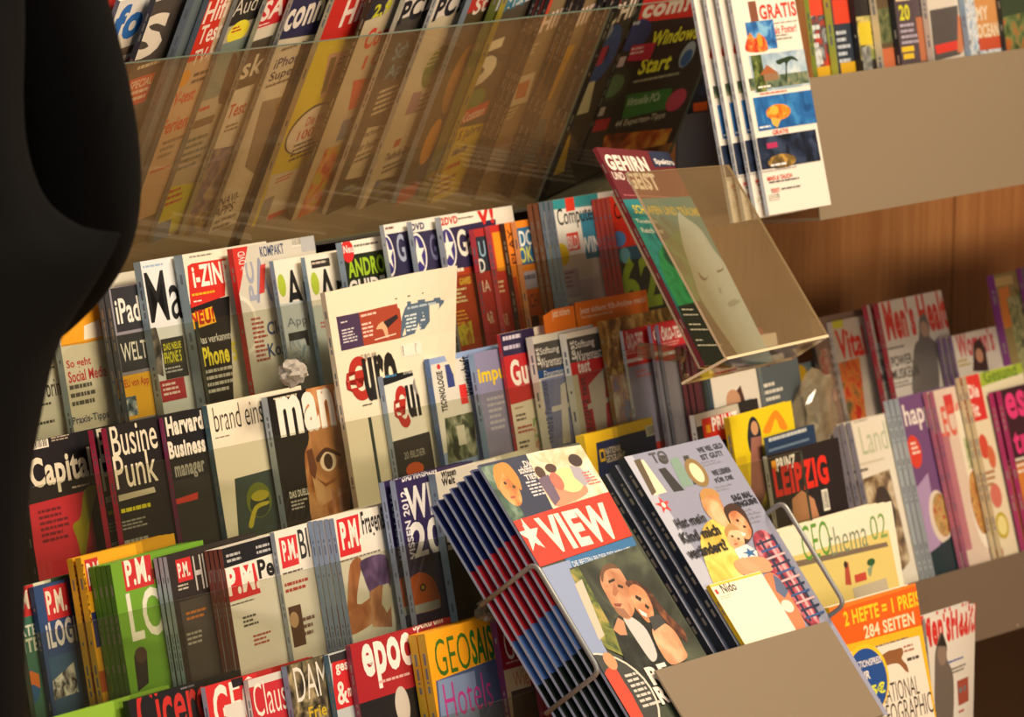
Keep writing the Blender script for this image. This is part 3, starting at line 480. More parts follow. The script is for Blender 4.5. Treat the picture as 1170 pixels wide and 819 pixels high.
# ================================================================= TIER D
TD = Tier(3.335, .694, 12, .072, .21)
rowD = [
 D(tl=(18, 672), c='3a6a58', s='6a8a78', T=.005, art=[('R', 18, 672, 40, 8, 'd8d8c0'), ('R', 19, 668, 18, 38, 'b82c2c'), ('T', 'M.', 22, 676, 12, 22, 'e0d4bc', 2), ('T', 'ÄTE', 20, 714, 20, 16, 'c8d0bc', 2), ('T', 'NTE', 19, 733, 24, 16, 'c8d0bc', 2), ('E', 34, 785, 11, 20, '2a5a8a'), ('P', [(28, 785), (34, 766), (44, 770), (46, 786), (38, 782)], 'c86a2a')],
   label='green magazine with white letters NTE and globe picture, lower far end'),
 D(tl=(38, 671), c='2b4878', s='24406c', T=.005, art=[('R', 49, 672, 27, 38, 'c22c34'), ('T', 'P.M.', 51, 676, 22, 27, 'e6dcc8', 2), ('T', 'iLOGIK', 51, 712, 44, 30, 'd8d4d4', 2), ('R', 55, 752, 50, 100, '34587a'), ('P', [(60, 778), (84, 756), (90, 790), (62, 800)], 'ph:303030:a0a098:d8d8c8:90')],
   label='blue magazine with red square badge and white letters LOG'),
 D(tl=(92, 637), c='e6a81c', s='e8b428', T=.006, n=2, g=.003, art=[('R', 96, 640, 15, 36, 'c02c30'), ('T', 'P.M', 98, 644, 14, 26, 'e8dcc8', 2), ('V', 'WISSEN', 92, 645, 3, 70, '6a3a18', 1), ('R', 104, 700, 20, 40, '26306a'), ('R', 104, 770, 16, 24, 'b8501c')],
   label='yellow magazine with red badge, left of the green stack', short='yellow magazine with red badge'),
 D(tl=(126, 645), c='6ca02c', s='4f7a24', T=.005, n=4, g=.001, art=[('R', 138, 638, 33, 38, 'c42c30'), ('T', 'P.M.', 141, 641, 27, 30, 'f0e8d8', 2), ('T', 'LOGIK', 143, 678, 100, 56, 'dfe0cc', 1), ('R', 172, 650, 12, 12, '7a3020'), ('P', [(153, 750), (160, 742), (168, 750), (170, 780), (158, 790)], '2a2420'), ('E', 161, 748, 7, 9, '4a382c')],
   label='lime green magazine with red badge and giant letters LO', short='lime green magazine'),
 D(tl=(190, 636), c='2c2624', s='aeb8c8', T=.004, n=3, g=.0012, art=[('R', 200, 640, 17, 26, 'c82c30'), ('T', 'P.M.', 202, 644, 13, 17, 'f0e4d8', 2), ('G', 203, 669, 15, 8, 2, 'b8b0a0'), ('T', 'HISTORY', 219, 635, 60, 40, 'b8b4ac', 0), ('R', 205, 688, 46, 110, '4a4440'), ('G', 212, 700, 26, 12, 2, 'b06a30'), ('G', 213, 724, 20, 16, 3, 'a8a498')],
   label='dark magazine with small red badge and thin grey H', short='dark magazine with thin grey H'),
 D(tl=(253, 627), c='e4dfd4', s='8a4a3c', T=.004, n=4, g=.0012, art=[('P', [(253, 627), (312, 605), (318, 630), (255, 650)], '17161a'), ('G', 258, 634, 24, 12, 2, 'b0b0b0'), ('G', 292, 624, 18, 12, 2, 'b0b0b0'), ('P', [(254, 652), (290, 643), (298, 677), (260, 689)], 'd02a2e'), ('T', 'P.M.', 257, 650, 36, 32, 'f4e8dc', 3), ('T', 'Perspektive', 293, 640, 90, 28, '1c1a1a', 2), ('G', 261, 692, 34, 3, 1, '6a6660'), ('G', 277, 705, 18, 14, 3, '5a5650'), ('G', 289, 726, 22, 14, 3, 'b85a50')],
   label='white magazine with black top strip and wide red badge, reddish spines', short='white magazine with reddish spines'),
 D(tl=(313, 608), c='e6e0d2', s='a8b0b8', T=.005, art=[('P', [(318, 615), (338, 610), (342, 644), (323, 650)], 'd02a2e'), ('T', 'P.M.', 321, 618, 16, 24, 'f4e8dc', 2), ('T', 'BIOGRAFIE', 339, 605, 74, 34, '2a2624', 0), ('G', 323, 655, 36, 4, 1, '5a544c'), ('G', 325, 667, 30, 14, 2, 'b84038'), ('R', 329, 694, 14, 46, '5a3a24'), ('E', 336, 708, 5, 9, 'c8a07a'), ('G', 345, 706, 14, 24, 3, '7a5650')],
   label='white magazine with red badge, thin BIO lettering and tiny oval portrait'),
 D(tl=(381, 592), c='e6e0d4', s='93a8c8', T=.005, n=5, g=.001, yaw=13, art=[('P', [(384, 594), (409, 587), (413, 630), (389, 637)], 'd02a2e'), ('T', 'P.M.', 387, 597, 22, 32, 'f4e8dc', 3), ('T', 'Fragen&', 411, 585, 27, 34, '2a2624', 1), ('G', 388, 641, 48, 4, 1, '7a7468'), ('Q', [(400, 645), (413, 640), (408, 690), (432, 678), (440, 700), (410, 722), (399, 722), (397, 690)], 'ph:9a5c38:b8744a:d09870:25.'), ('Q', [(412, 641), (440, 634), (446, 668), (436, 674), (424, 678), (416, 660)], 'ph:4a3460:65487c:8468a0:30.'), ('P', [(422, 676), (434, 668), (446, 676), (448, 716), (426, 716)], 'ph:a06844:c08258:d8a880:25.'), ('P', [(437, 668), (444, 666), (448, 690), (442, 700), (436, 690)], 'd0c8b0')],
   label='white magazine showing a person in a purple top resting a hand', short='white magazine with the purple top'),
 D(tl=(451, 549), c='2c2050', s='98a8c8', T=.006, n=2, g=.006, art=[('T', 'DAS MAGAZIN', 458, 541, 40, 10, 'e0dce0', 2), ('V', 'WISSEN 2012', 457, 562, 7, 84, 'd8d4dc', 2), ('T', 'WIR', 461, 558, 46, 38, 'ece8e4', 2), ('T', '20', 467, 598, 36, 44, 'ece8e4', 2), ('R', 460, 642, 50, 8, '1c1638'), ('Q', [(464, 668), (478, 654), (492, 658), (500, 672), (502, 694), (466, 700)], 'd4621c'), ('E', 483, 671, 3.5, 4.5, '4a2410'), ('E', 483, 671, 1.8, 2.2, 'c8a040'), ('P', [(466, 694), (502, 684), (503, 694), (468, 704)], 'c8c4bc')],
   label='violet magazine with white numerals 20 and orange animal head', short='violet magazine'),
 D(tl=(497, 541), W=25, c='ddd6c4', s='93a4b4', T=.008, art=[('T', 'Wissen', 503, 538, 17, 9, '1c1814', 3), ('T', 'Welt', 504, 547, 15, 9, '1c1814', 3), ('P', [(503, 574), (524, 568), (526, 582), (505, 590)], '38342e'), ('P', [(506, 610), (600, 580), (610, 720), (516, 728)], '2c241e'), ('R', 507, 590, 14, 6, 'd8d0bc'), ('R', 508, 599, 18, 6, 'd8d0bc'), ('R', 510, 614, 13, 6, 'd8d0bc'), ('R', 511, 623, 20, 6, 'd8d0bc')],
   label='pale broad magazine with dark lower photo, left of the fanned foreground stack'),
 D(tl=(667, 497), c='f0c41c', s='f0c830', T=.010, art=[('P', [(681, 506), (750, 487), (754, 540), (686, 560)], '1f2c54'), ('B', 737, 487, 13, 12), ('T', 'NATIONAL', 691, 512, 18, 8, 'e8dcc0', 1), ('T', 'GEOGRAPHIC', 692, 521, 22, 8, 'e8dcc0', 1), ('F', 684, 514, 6, 14, 1.2, 'f0c41c')],
   label='dark blue magazine with thick yellow border, between the foreground stacks'),
 D(tl=(793, 474), c='1c1a1c', s='d8d0c4', T=.006, art=[('P', [(793, 474), (842, 458), (846, 474), (796, 488)], 'b8b0a0'), ('T', 'IN', 853, 460, 10, 9, '20201c', 3), ('P', [(801, 479), (836, 470), (842, 498), (806, 508)], 'd0281c'), ('R', 806, 486, 5, 9, 'f0a020'), ('T', 'PRINZ', 812, 477, 30, 16, 'f4ece4', 3), ('G', 812, 500, 26, 9, 1, 'd84030')],
   label='black magazine with red and white title block, left of yellow one'),
 D(tl=(833, 477), c='e8cc18', s='c8a818', T=.007, art=[('Q', [(872, 492), (886, 468), (900, 488), (892, 490), (886, 478), (880, 494)], 'e88c18'), ('Q', [(856, 480), (861, 476), (867, 484), (870, 500), (866, 520), (858, 518), (854, 500)], '1e2430'), ('E', 862, 489, 4, 8, 'c8946a'), ('P', [(858, 500), (870, 498), (876, 560), (862, 600), (858, 560)], 'a06858'), ('R', 838, 524, 14, 60, 'd8b818')],
   label='yellow magazine with long haired figure in dark clothes'),
 D(tl=(876, 500), W=16, c='1f3858', s='3a5878', T=.004, art=[('G', 878, 501, 44, 8, 1, 'c8ccc8'), ('R', 877, 514, 48, 3, '6a8098'), ('R', 877, 530, 48, 60, '34506a')],
   label='small dark blue magazine in front of the yellow one'),
]
# a second sleeve of guides stands in the same pocket, nearer the acrylic
rowD2 = [
 D(tl=(876, 521), W=19, H=.2, c='221a1c', s='d8d0c4', T=.005, art=[('R', 881, 527, 5, 12, 'f0a020'), ('T', 'PRINZ', 886, 524, 22, 15, 'f0e8e0', 3), ('T', 'LEIPZIG', 882, 535, 62, 34, 'd62a1c', 3), ('P', [(905, 570), (916, 560), (930, 570), (936, 590), (906, 598)], 'b8805a'), ('B', 938, 560, 7, 24)],
   label='dark city guide with large red LEIPZIG lettering behind the acrylic'),
]
# ================================================================= TIER E
TE = Tier(3.235, .543, 12, .066, .19)
rowE = [
 D(tl=(60, 820), c='8ab83a', s='c8c4a8', T=.006, art=[], label='lime topped magazine peeping over the bottom edge'),
 D(tl=(146, 801), c='14141a', s='101014', T=.006, art=[('T', 'Cicero', 152, 786, 84, 60, 'c02c28', 1), ('G', 206, 786, 20, 4, 1, '6a6a70')], label='black magazine with red rounded lettering on the bottom row'),
 D(tl=(234, 785), c='cc2a2c', s='b8c4d4', T=.005, art=[('T', 'GEO', 240, 785, 54, 56, 'ece4d8', 1), ('P', [(262, 770), (276, 765), (278, 782), (266, 786)], '18181c'), ('R', 256, 806, 22, 20, 'd8d4cc')], label='red magazine with a bold white G beside black one'),
 D(tl=(283, 777), c='c02a34', s='d8d0c8', T=.005, art=[('P', [(283, 777), (324, 764), (324, 774), (284, 786)], 'd0ccc4'), ('T', 'Clausewitz', 287, 782, 74, 38, 'ece0d4', -1), ('V', 'SPEZIAL', 283, 790, 3, 26, '8a2030', 2)], label='red magazine with slender white title and pale top strip'),
 D(tl=(327, 761), c='4a4436', s='8aa0b8', T=.006, art=[('P', [(327, 761), (370, 746), (376, 820), (332, 830)], 'ph:2a261c:6a6048:a89870:60'), ('T', 'DAMALS', 334, 763, 68, 40, 'dcd8cc', -1), ('T', 'Frie', 352, 808, 20, 14, 'c8a820', 1)], label='olive brown magazine with slender capitals DA'),
 D(tl=(375, 748), c='b8c0c0', s='5a7a8a', T=.006, art=[('P', [(376, 749), (404, 740), (406, 750), (378, 758)], '2c2c30'), ('P', [(379, 757), (402, 751), (408, 804), (383, 812)], 'c8282c'), ('T', 'gesch', 382, 756, 24, 16, 'f0e0d4', 2), ('T', '&', 383, 780, 12, 26, 'f0e0d4', 1), ('T', 'mehr', 396, 782, 14, 14, 'f0e0d4', 2)], label='small grey magazine with red block and ampersand'),
 D(tl=(400, 737), c='a42028', s='8a3a4a', T=.006, art=[('T', 'Spektrum', 470, 707, 34, 18, 'ece0d4', 1), ('T', 'epoc', 411, 737, 56, 54, 'f0e8e0', 2), ('G', 433, 778, 56, 6, 1, 'd8a8a0'), ('P', [(405, 806), (500, 776), (510, 860), (412, 880)], '1c1a1e'), ('E', 460, 806, 8, 22, 'c8c0b4')], label='dark red magazine with large white lowercase title'),
 D(tl=(485, 724), c='f0a418', s='c8a028', T=.009, n=2, g=.0015, art=[('P', [(498, 778), (566, 752), (580, 840), (506, 860)], '4a5a7c'), ('P', [(500, 778), (542, 766), (552, 850), (508, 860)], '7f93b8'), ('T', 'GEO', 494, 732, 40, 42, '3c6820', -1), ('T', 'SAISON', 535, 720, 46, 40, '1f6a28', 2), ('T', 'Hotels', 505, 782, 54, 40, 'b83a88', -1)], label='orange yellow magazine with green title and magenta script', short='orange yellow magazine'),
 D(tl=(566, 707), c='9c1c2a', s='6a2a50', T=.007, art=[('T', 'GEO', 573, 717, 30, 38, 'ecdcc4', -1), ('G', 578, 757, 24, 4, 1, 'd8a898'), ('P', [(575, 766), (604, 758), (612, 830), (584, 840)], 'd8c090'), ('T', 'Wien', 585, 768, 22, 18, 'c86a28', -1), ('P', [(584, 790), (612, 782), (618, 840), (590, 850)], '5a4a3a')], label='wine red magazine with pale title and cream panel'),
 D(tl=(612, 700), c='8c1a26', s='a03a50', T=.007, n=2, g=.001, art=[('V', 'GEO', 605, 740, 7, 60, 'd8a8b0', 1)], label='wine red magazine half hidden behind the fanned stack', short='half hidden wine red magazine'),
 D(tl=(890, 608), W=27.5, c='ece6cc', s='d8d0b8', T=.009, n=3, g=.001, yaw=4, art=[('P', [(890, 640), (1015, 605), (1030, 680), (900, 720)], 'dcc878'), ('P', [(905, 642), (1013, 619), (1015, 624), (906, 649)], '7a6a58'), ('T', 'GEO', 913, 602, 32, 40, '5f9a38', -1), ('T', 'thema', 944, 604, 44, 32, '7a8a70', -1), ('T', '02', 992, 590, 18, 28, '7aa058', -1), ('P', [(965, 645), (969, 642), (973, 668), (966, 668)], 'b04a38'), ('E', 966, 645, 2, 4, '3a2c28'), ('R', 976, 657, 13, 9, 'c04838'), ('P', [(991, 650), (1000, 640), (998, 640), (995, 658), (993, 658)], '8aa080'), ('E', 995, 642, 4.5, 4, '2f5c34'), ('P', [(974, 672), (1012, 660), (1016, 676), (978, 688)], 'b8b098')],
   label='pale green magazine with thin green title and 02, right of the wire holder', short='pale green magazine marked 02'),
]
# ============================================== TIER A, leaning forward overhead
TA = Tier(3.56, 1.18, -23, .058, .25)
HA = .31
rowA = [
 D(bl=(-10, 318), H=HA, c='b03028', s='c8b8a0', label='red magazine at the far end of the overhead pocket, beside the coat', art=[('T', 'SO', 106, 16, 22, 30, 'e8dccc', 1), ('R', 96, 56, 28, 14, 'c8b8a8'), ('r', .1, .5, .8, .2, 'd8cbb0')]),
 D(bl=(28, 312), H=HA, c='d8d0c0', s='7a8aa0', art=[('R', 122, -10, 60, 62, 'dcdcd8'), ('T', 'fo', 138, 8, 34, 44, '2a6ab8', 3), ('R', 118, 62, 36, 10, '6a5a4c'), ('T', 'TLC', 122, 72, 34, 26, 'c84030', 1), ('R', 118, 104, 30, 24, 'cf4a34'), ('G', 120, 106, 24, 20, 3, 'e8d8c0'), ('r', .05, .62, .9, .3, 'ph:6a5a3a:a89068:c8b890:30')], label='white overhead magazine with fat blue letter f'),
 D(bl=(70, 305), H=HA, c='4a443e', s='3a3a48', T=.006, art=[('R', 178, -12, 44, 16, 'c8c4bc'), ('G', 180, -10, 40, 12, 2, '5a5650'), ('T', 'S', 160, 22, 38, 52, 'e0d8c8', 3), ('G', 158, 76, 36, 8, 1, 'd0c4a8'), ('R', 148, 92, 30, 34, 'c84830'), ('T', 'SPECIAL', 150, 94, 26, 10, 'e8d8c0', 1), ('G', 148, 106, 26, 16, 2, 'e8d0b8'), ('r', 0, .72, 1, .28, 'ph:584830:8a7850:b8a478:40')], label='dark overhead magazine with a huge white S'),
 D(bl=(116, 298), H=HA, c='5f6e74', s='7a8a98', T=.008, art=[], label='slate blue overhead magazine, blank edge showing'),
 D(bl=(133, 297), H=HA, c='c4a884', s='6a7a86', T=.006, art=[('R', 230, -14, 40, 92, 'cc3020'), ('T', 'Hifi', 240, 2, 26, 26, 'ecdccc', 1), ('T', 'Test', 232, 30, 26, 22, 'ecdccc', 1), ('T', 'TV-H', 224, 58, 26, 18, 'ecdccc', 1), ('E', 210, 90, 7, 10, 'd8981c'), ('G', 222, 84, 22, 16, 2, '5a4c3c'), ('T', 'TV-test', 196, 108, 30, 16, 'd04428', 1), ('T', 'Ferien', 188, 138, 30, 18, 'd04428', 1), ('G', 186, 162, 26, 24, 3, '8a7258'), ('G', 172, 196, 26, 5, 1, 'c84028'), ('r', 0, .86, 1, .14, '6a6248')], label='tan overhead magazine with red headline block and yellow disc'),
 D(bl=(167, 292), H=HA, c='b4ac94', s='8a9490', T=.005, art=[('R', 264, -14, 50, 50, '2a2826'), ('T', 'Audio', 272, 0, 40, 20, 'd8d0c0', -1), ('E', 272, 36, 12, 13, 'e8dc38'), ('G', 266, 32, 12, 8, 2, 'b83020'), ('R', 250, 52, 36, 66, '7a8a80'), ('Q', [(266, 62), (271, 64), (268, 84), (276, 112), (250, 118), (256, 90)], '4a3c30'), ('G', 228, 124, 16, 8, 1, 'c83828'), ('R', 218, 140, 28, 10, '6a5c48'), ('G', 214, 160, 28, 40, 5, '6a705c'), ('P', [(192, 214), (224, 208), (204, 262), (170, 272)], 'c8cc28'), ('G', 188, 220, 26, 22, 3, 'b83424'), ('P', [(178, 256), (196, 250), (190, 276), (166, 280)], '5a7a98')], label='overhead magazine with yellow star flash above a standing silhouette'),
 D(bl=(202, 287), H=HA, c='d8cfb8', s='b0b0a0', T=.005, art=[('R', 294, -14, 50, 54, 'c8242c'), ('T', 'SAT', 304, 2, 40, 24, 'ecdcd0', 2), ('G', 292, 30, 26, 8, 2, 'e8c8bc'), ('R', 276, 52, 36, 56, '4c4438'), ('T', 'skin', 282, 66, 42, 26, 'd8d0b8', 1), ('T', 'Test', 264, 120, 20, 16, 'c03828', 1), ('G', 258, 144, 16, 10, 2, '7a6c58'), ('P', [(236, 172), (268, 166), (244, 240), (210, 246)], 'ph:40405c:7a6a84:a89a6c:50'), ('P', [(212, 246), (244, 240), (234, 270), (200, 276)], 'ph:34344c:8a7a48:b8a864:60')], label='overhead magazine with red title, dark sk panel and violet photo'),
 D(bl=(232, 284), H=HA, c='d4ccb4', s='a8a898', T=.005, art=[('P', [(322, -20), (384, -30), (366, 38), (304, 48)], '26284c'), ('T', 'connect', 333, 6, 74, 32, 'e4dcd0', 2), ('V', 'connect', 321, 8, 6, 34, 'd0d0d8', 1), ('G', 322, 56, 30, 6, 1, '7a705c'), ('T', 'iPhone 5', 316, 68, 46, 12, '3c3c64', 1), ('T', 'Super', 310, 83, 32, 14, '3c3c50', 1), ('G', 304, 98, 34, 6, 1, '6a6250'), ('P', [(300, 116), (330, 108), (312, 170), (292, 200), (280, 190)], '8a7c68'), ('P', [(316, 118), (326, 114), (310, 176), (300, 190)], 'ph:a0581c:c88838:604830:50'), ('T', 'NAVI-', 253, 226, 22, 10, '2c2a28', 0), ('T', 'APPS', 247, 238, 22, 11, '2c2a28', 0), ('G', 246, 252, 26, 16, 2, '7a7462'), ('P', [(283, 222), (290, 219), (280, 264), (272, 268)], 'b83828')], label='pale overhead magazine reading NAVI-APPS, left of the black divider'),
]
rowA2 = [
 D(bl=(281, 276), H=HA, c='d6c41e', s='c8bc98', T=.006, art=[('P', [(378, -22), (430, -32), (416, 38), (362, 48)], 'c42a24'), ('T', 'Hifi', 398, 0, 34, 32, 'ecdcd0', 2), ('P', [(376, 62), (404, 56), (392, 104), (366, 112)], 'c89c84'), ('P', [(378, 66), (385, 64), (372, 104), (366, 108)], '6a5c34'), ('G', 388, 66, 10, 12, 2, '6a4838'), ('E', 354, 146, 27, 28, '3c3428'), ('E', 354, 147, 25, 26, 'e4dac4'), ('T', 'Die besten', 352, 134, 30, 11, 'c03024', 1), ('T', '100 €', 342, 150, 32, 12, 'c03024', 1), ('G', 336, 166, 30, 22, 4, '4a4034'), ('P', [(310, 200), (350, 190), (330, 262), (288, 270)], 'd2cab4'), ('G', 316, 204, 26, 8, 2, 'c04034'), ('R', 302, 228, 12, 34, '8a8878'), ('P', [(306, 246), (330, 236), (322, 262), (300, 266)], 'c84030')], label='yellow overhead magazine with white bubble, right of the black divider'),
 D(bl=(327, 268), H=HA, c='c2b494', s='3a3420', T=.006, art=[('R', 426, -22, 30, 50, '2a2630'), ('T', '2,9', 430, 6, 20, 18, 'c8c828', 2), ('V', 'SOFTWARE AUS DEM INTERNET', 378, 72, 5, 100, 'b8b428', 1), ('T', 'Com', 422, 34, 30, 24, 'c83c30', 2), ('T', '10', 418, 64, 22, 16, 'c4503c', 1), ('P', [(404, 92), (424, 88), (414, 120), (398, 126)], 'c8543c'), ('R', 392, 138, 14, 24, '6a7a94'), ('P', [(372, 170), (398, 162), (372, 258), (332, 266)], 'ph:b83828:d88a30:b8b040:50')], label='overhead magazine with long dark strip of yellow capitals down its edge'),
 D(bl=(366, 261), H=HA, c='46423c', s='c8c4b4', T=.005, art=[('R', 460, -20, 50, 48, 'd8d0c4'), ('T', 'PC!', 463, 2, 32, 28, '1c1a24', 3), ('T', 'Schutz', 454, 50, 34, 20, '6a8894', 1), ('T', 'Apps', 444, 76, 34, 20, '6a8894', 1), ('G', 434, 104, 30, 32, 5, 'c8bc9c'), ('P', [(420, 146), (452, 140), (436, 196), (394, 206)], 'd0c6ac'), ('T', 'Technik-Tip', 414, 152, 34, 10, '34302c', 1), ('T', 'der Insider', 410, 165, 26, 10, '34302c', 1), ('G', 402, 180, 28, 12, 2, '6a6250'), ('P', [(390, 206), (432, 198), (414, 246), (368, 256)], '23281c'), ('G', 394, 214, 24, 16, 2, '5c7a2c')], label='charcoal overhead magazine with grey blue Schutz lettering'),
 D(bl=(404, 256), H=HA, c='c8bda0', s='c8c8c0', T=.005, art=[('R', 502, -20, 50, 46, 'd8d0c4'), ('T', 'PC!', 503, -2, 32, 28, '1c1a24', 3), ('E', 498, 76, 14, 24, '687c40'), ('G', 488, 62, 18, 20, 4, 'b8b488'), ('E', 508, 70, 5, 16, 'c88a3c'), ('P', [(472, 106), (482, 104), (476, 128), (462, 132)], '987880'), ('G', 482, 108, 18, 24, 4, '6a5c48'), ('R', 452, 160, 7, 9, 'b04830'), ('T', 'Technik-Dok', 442, 176, 30, 9, '34302c', 1), ('G', 438, 190, 28, 12, 2, '6a6250'), ('P', [(430, 206), (464, 198), (452, 240), (410, 250)], '26281e'), ('G', 432, 214, 20, 16, 2, '56662c')], label='beige overhead magazine with green oval picture'),
 D(bl=(446, 248), H=.30, c='4c4028', s='8a98a4', T=.006, art=[('R', 534, -20, 50, 42, 'b02c28'), ('T', 'St', 546, -2, 16, 20, 'e0d0c0', 1), ('E', 524, 90, 12, 40, '9a6a2c'), ('E', 492, 162, 8, 26, 'c8881c'), ('P', [(452, 218), (480, 208), (466, 238), (444, 246)], 'a83c20')], label='brown overhead magazine with blurred amber shapes'),
 D(bl=(478, 244), H=.29, c='4f5a20', s='6a7830', T=.008, art=[('R', 552, -16, 40, 40, 'c0c8d0'), ('P', [(556, 70), (572, 62), (552, 126), (534, 128)], '4c6a2c')], label='olive green overhead magazine behind the yellow headed one'),
 D(bl=(488, 243), H=.29, c='524a3c', s='b8a838', T=.006, art=[('R', 576, -14, 44, 30, 'c4c8cc'), ('T', 'MP3', 580, 0, 24, 14, '3a7a90', 2), ('T', '5', 546, 54, 34, 52, 'd8cfae', 3), ('E', 540, 116, 14, 14, '5a7c34'), ('R', 528, 128, 32, 16, 'c84428'), ('T', 'Kosten', 530, 130, 26, 12, 'e8d8c8', 1), ('P', [(524, 146), (556, 140), (528, 232), (486, 242)], 'd0b81c'), ('T', '15 Jahre', 522, 152, 30, 14, '4a3c18', 1), ('G', 518, 172, 24, 14, 1, '5a4a1c'), ('G', 510, 190, 24, 10, 1, 'b84420'), ('G', 502, 206, 26, 22, 3, '8a4a18')], label='overhead magazine with big cream 5 above a yellow panel'),
 D(bl=(538, 238), H=.27, c='8a7654', s='28242a', T=.005, n=3, g=.002, art=[('R', 594, -10, 50, 56, 'c84a34'), ('T', 'CHIP', 610, 22, 40, 22, 'e8d4c4', 2), ('G', 602, 54, 18, 14, 3, 'c8b894'), ('P', [(588, 90), (612, 82), (602, 116), (582, 122)], 'd0c4a8'), ('P', [(592, 96), (606, 90), (600, 110), (588, 114)], 'b86a38'), ('G', 572, 130, 22, 14, 3, 'c8b894'), ('P', [(560, 170), (590, 160), (582, 190), (548, 200)], '9a948c'), ('G', 542, 200, 20, 8, 1, 'c8b894')], label='brown overhead magazine with coral title and tilted tablet', short='brown magazine with tilted tablet'),
 D(bl=(580, 232), H=.26, c='86704c', s='201c24', T=.005, n=3, g=.002, art=[('R', 622, -10, 50, 56, 'c84a34'), ('T', 'CHIP', 644, 18, 40, 22, 'e8d4c4', 2), ('P', [(646, 54), (658, 50), (630, 112), (616, 122), (622, 96)], 'c8981c'), ('P', [(600, 144), (626, 134), (614, 184), (592, 190)], '3c5a64'), ('P', [(616, 168), (640, 160), (628, 200), (606, 208)], 'b88c18')], label='brown overhead magazine with curved amber shape', short='brown magazine with amber shape'),
 D(bl=(622, 226), H=.255, c='3a342c', s='1a181e', T=.006, n=3, g=.003, art=[('R', 664, -10, 60, 44, 'c84430'), ('T', 'CHIP', 700, 8, 40, 24, 'e8d4c4', 2), ('E', 690, 62, 16, 34, '2a4a84'), ('E', 690, 62, 5, 10, '10141c'), ('R', 680, 58, 16, 22, 'a8304c'), ('E', 692, 38, 8, 9, '8a8894'), ('P', [(656, 100), (680, 92), (672, 128), (650, 134)], 'c8bc98'), ('P', [(636, 160), (652, 154), (644, 196), (624, 204)], 'c09a1c')], label='dark overhead magazine with blue disc half covered', short='dark magazine with blue disc'),
]
TAr = Tier(3.56, 1.18, -23, .042, .25)
rowA3 = [
 D(bl=(662, 185), H=.215, W=22, c='24282a', s='14141a', T=.004, n=4, g=.002, yaw=3, art=[('P', [(744, -30), (820, -40), (798, 18), (728, 26)], 'cc2c28'), ('P', [(800, -36), (832, -40), (828, 10), (798, 14)], 'c8c8b8'), ('T', 'com!', 740, 0, 54, 22, 'ecdcd0', 3), ('E', 816, 4, 13, 12, '3c6a2c'), ('E', 726, 40, 17, 18, '27407c'), ('G', 718, 26, 18, 8, 1, 'c8ccd8'), ('T', 'Windows-', 748, 36, 60, 18, 'f0ee40', 2), ('T', 'Start', 735, 66, 36, 20, 'f0ee40', 2), ('E', 785, 62, 8, 15, '98a8b8'), ('E', 784, 66, 6, 10, '2c5a94'), ('P', [(722, 52), (750, 48), (742, 68), (716, 70)], 'c42c4c'), ('G', 722, 55, 22, 10, 2, 'e8c8cc'), ('R', 704, 66, 12, 12, 'c8b0b8'), ('G', 724, 92, 60, 6, 1, 'a8a890'), ('P', [(716, 108), (768, 100), (762, 124), (710, 136)], '2a7a3c'), ('T', 'Virtuelle PCs', 718, 112, 38, 10, 'c8d8c0', 1), ('E', 772, 114, 11, 13, 'b8405c'), ('E', 700, 98, 19, 20, '2f3c34'), ('E', 700, 98, 12, 13, '5a7a58'), ('T', '44 Experten-Tipps', 704, 138, 58, 10, 'c8c4b4', 1), ('R', 680, 124, 12, 10, 'b8a8a0'), ('R', 676, 138, 22, 14, 'a82434'), ('P', [(690, 154), (768, 146), (758, 168), (686, 178)], 'ph:3a1c18:b04c20:d8a040:30')], label='black overhead magazine with yellow two-line heading, last in the row', short='black magazine with yellow heading'),
]
GA, GB, GC, GD, GE = 'magazines in the overhead pocket', 'magazines in the second pocket row', 'magazines in the third pocket row', 'magazines in the fourth pocket row', 'magazines in the bottom pocket row'
row(TA, rowA, GA, yaw=11)
# the black divider parts the overhead row; the shingling starts anew beyond it
TA.prev = None
row(TA, rowA2, GA, yaw=12)
row(TAr, rowA3, GA)
row(TB, rowB, GB, yaw=12)
row(TC, rowC, GC, yaw=9)
row(TD, rowD, GD, yaw=12)
TD2 = Tier(3.335, .694, 12, .022, .21); row(TD2, rowD2, GD)
row(TE, rowE, GE, yaw=6)
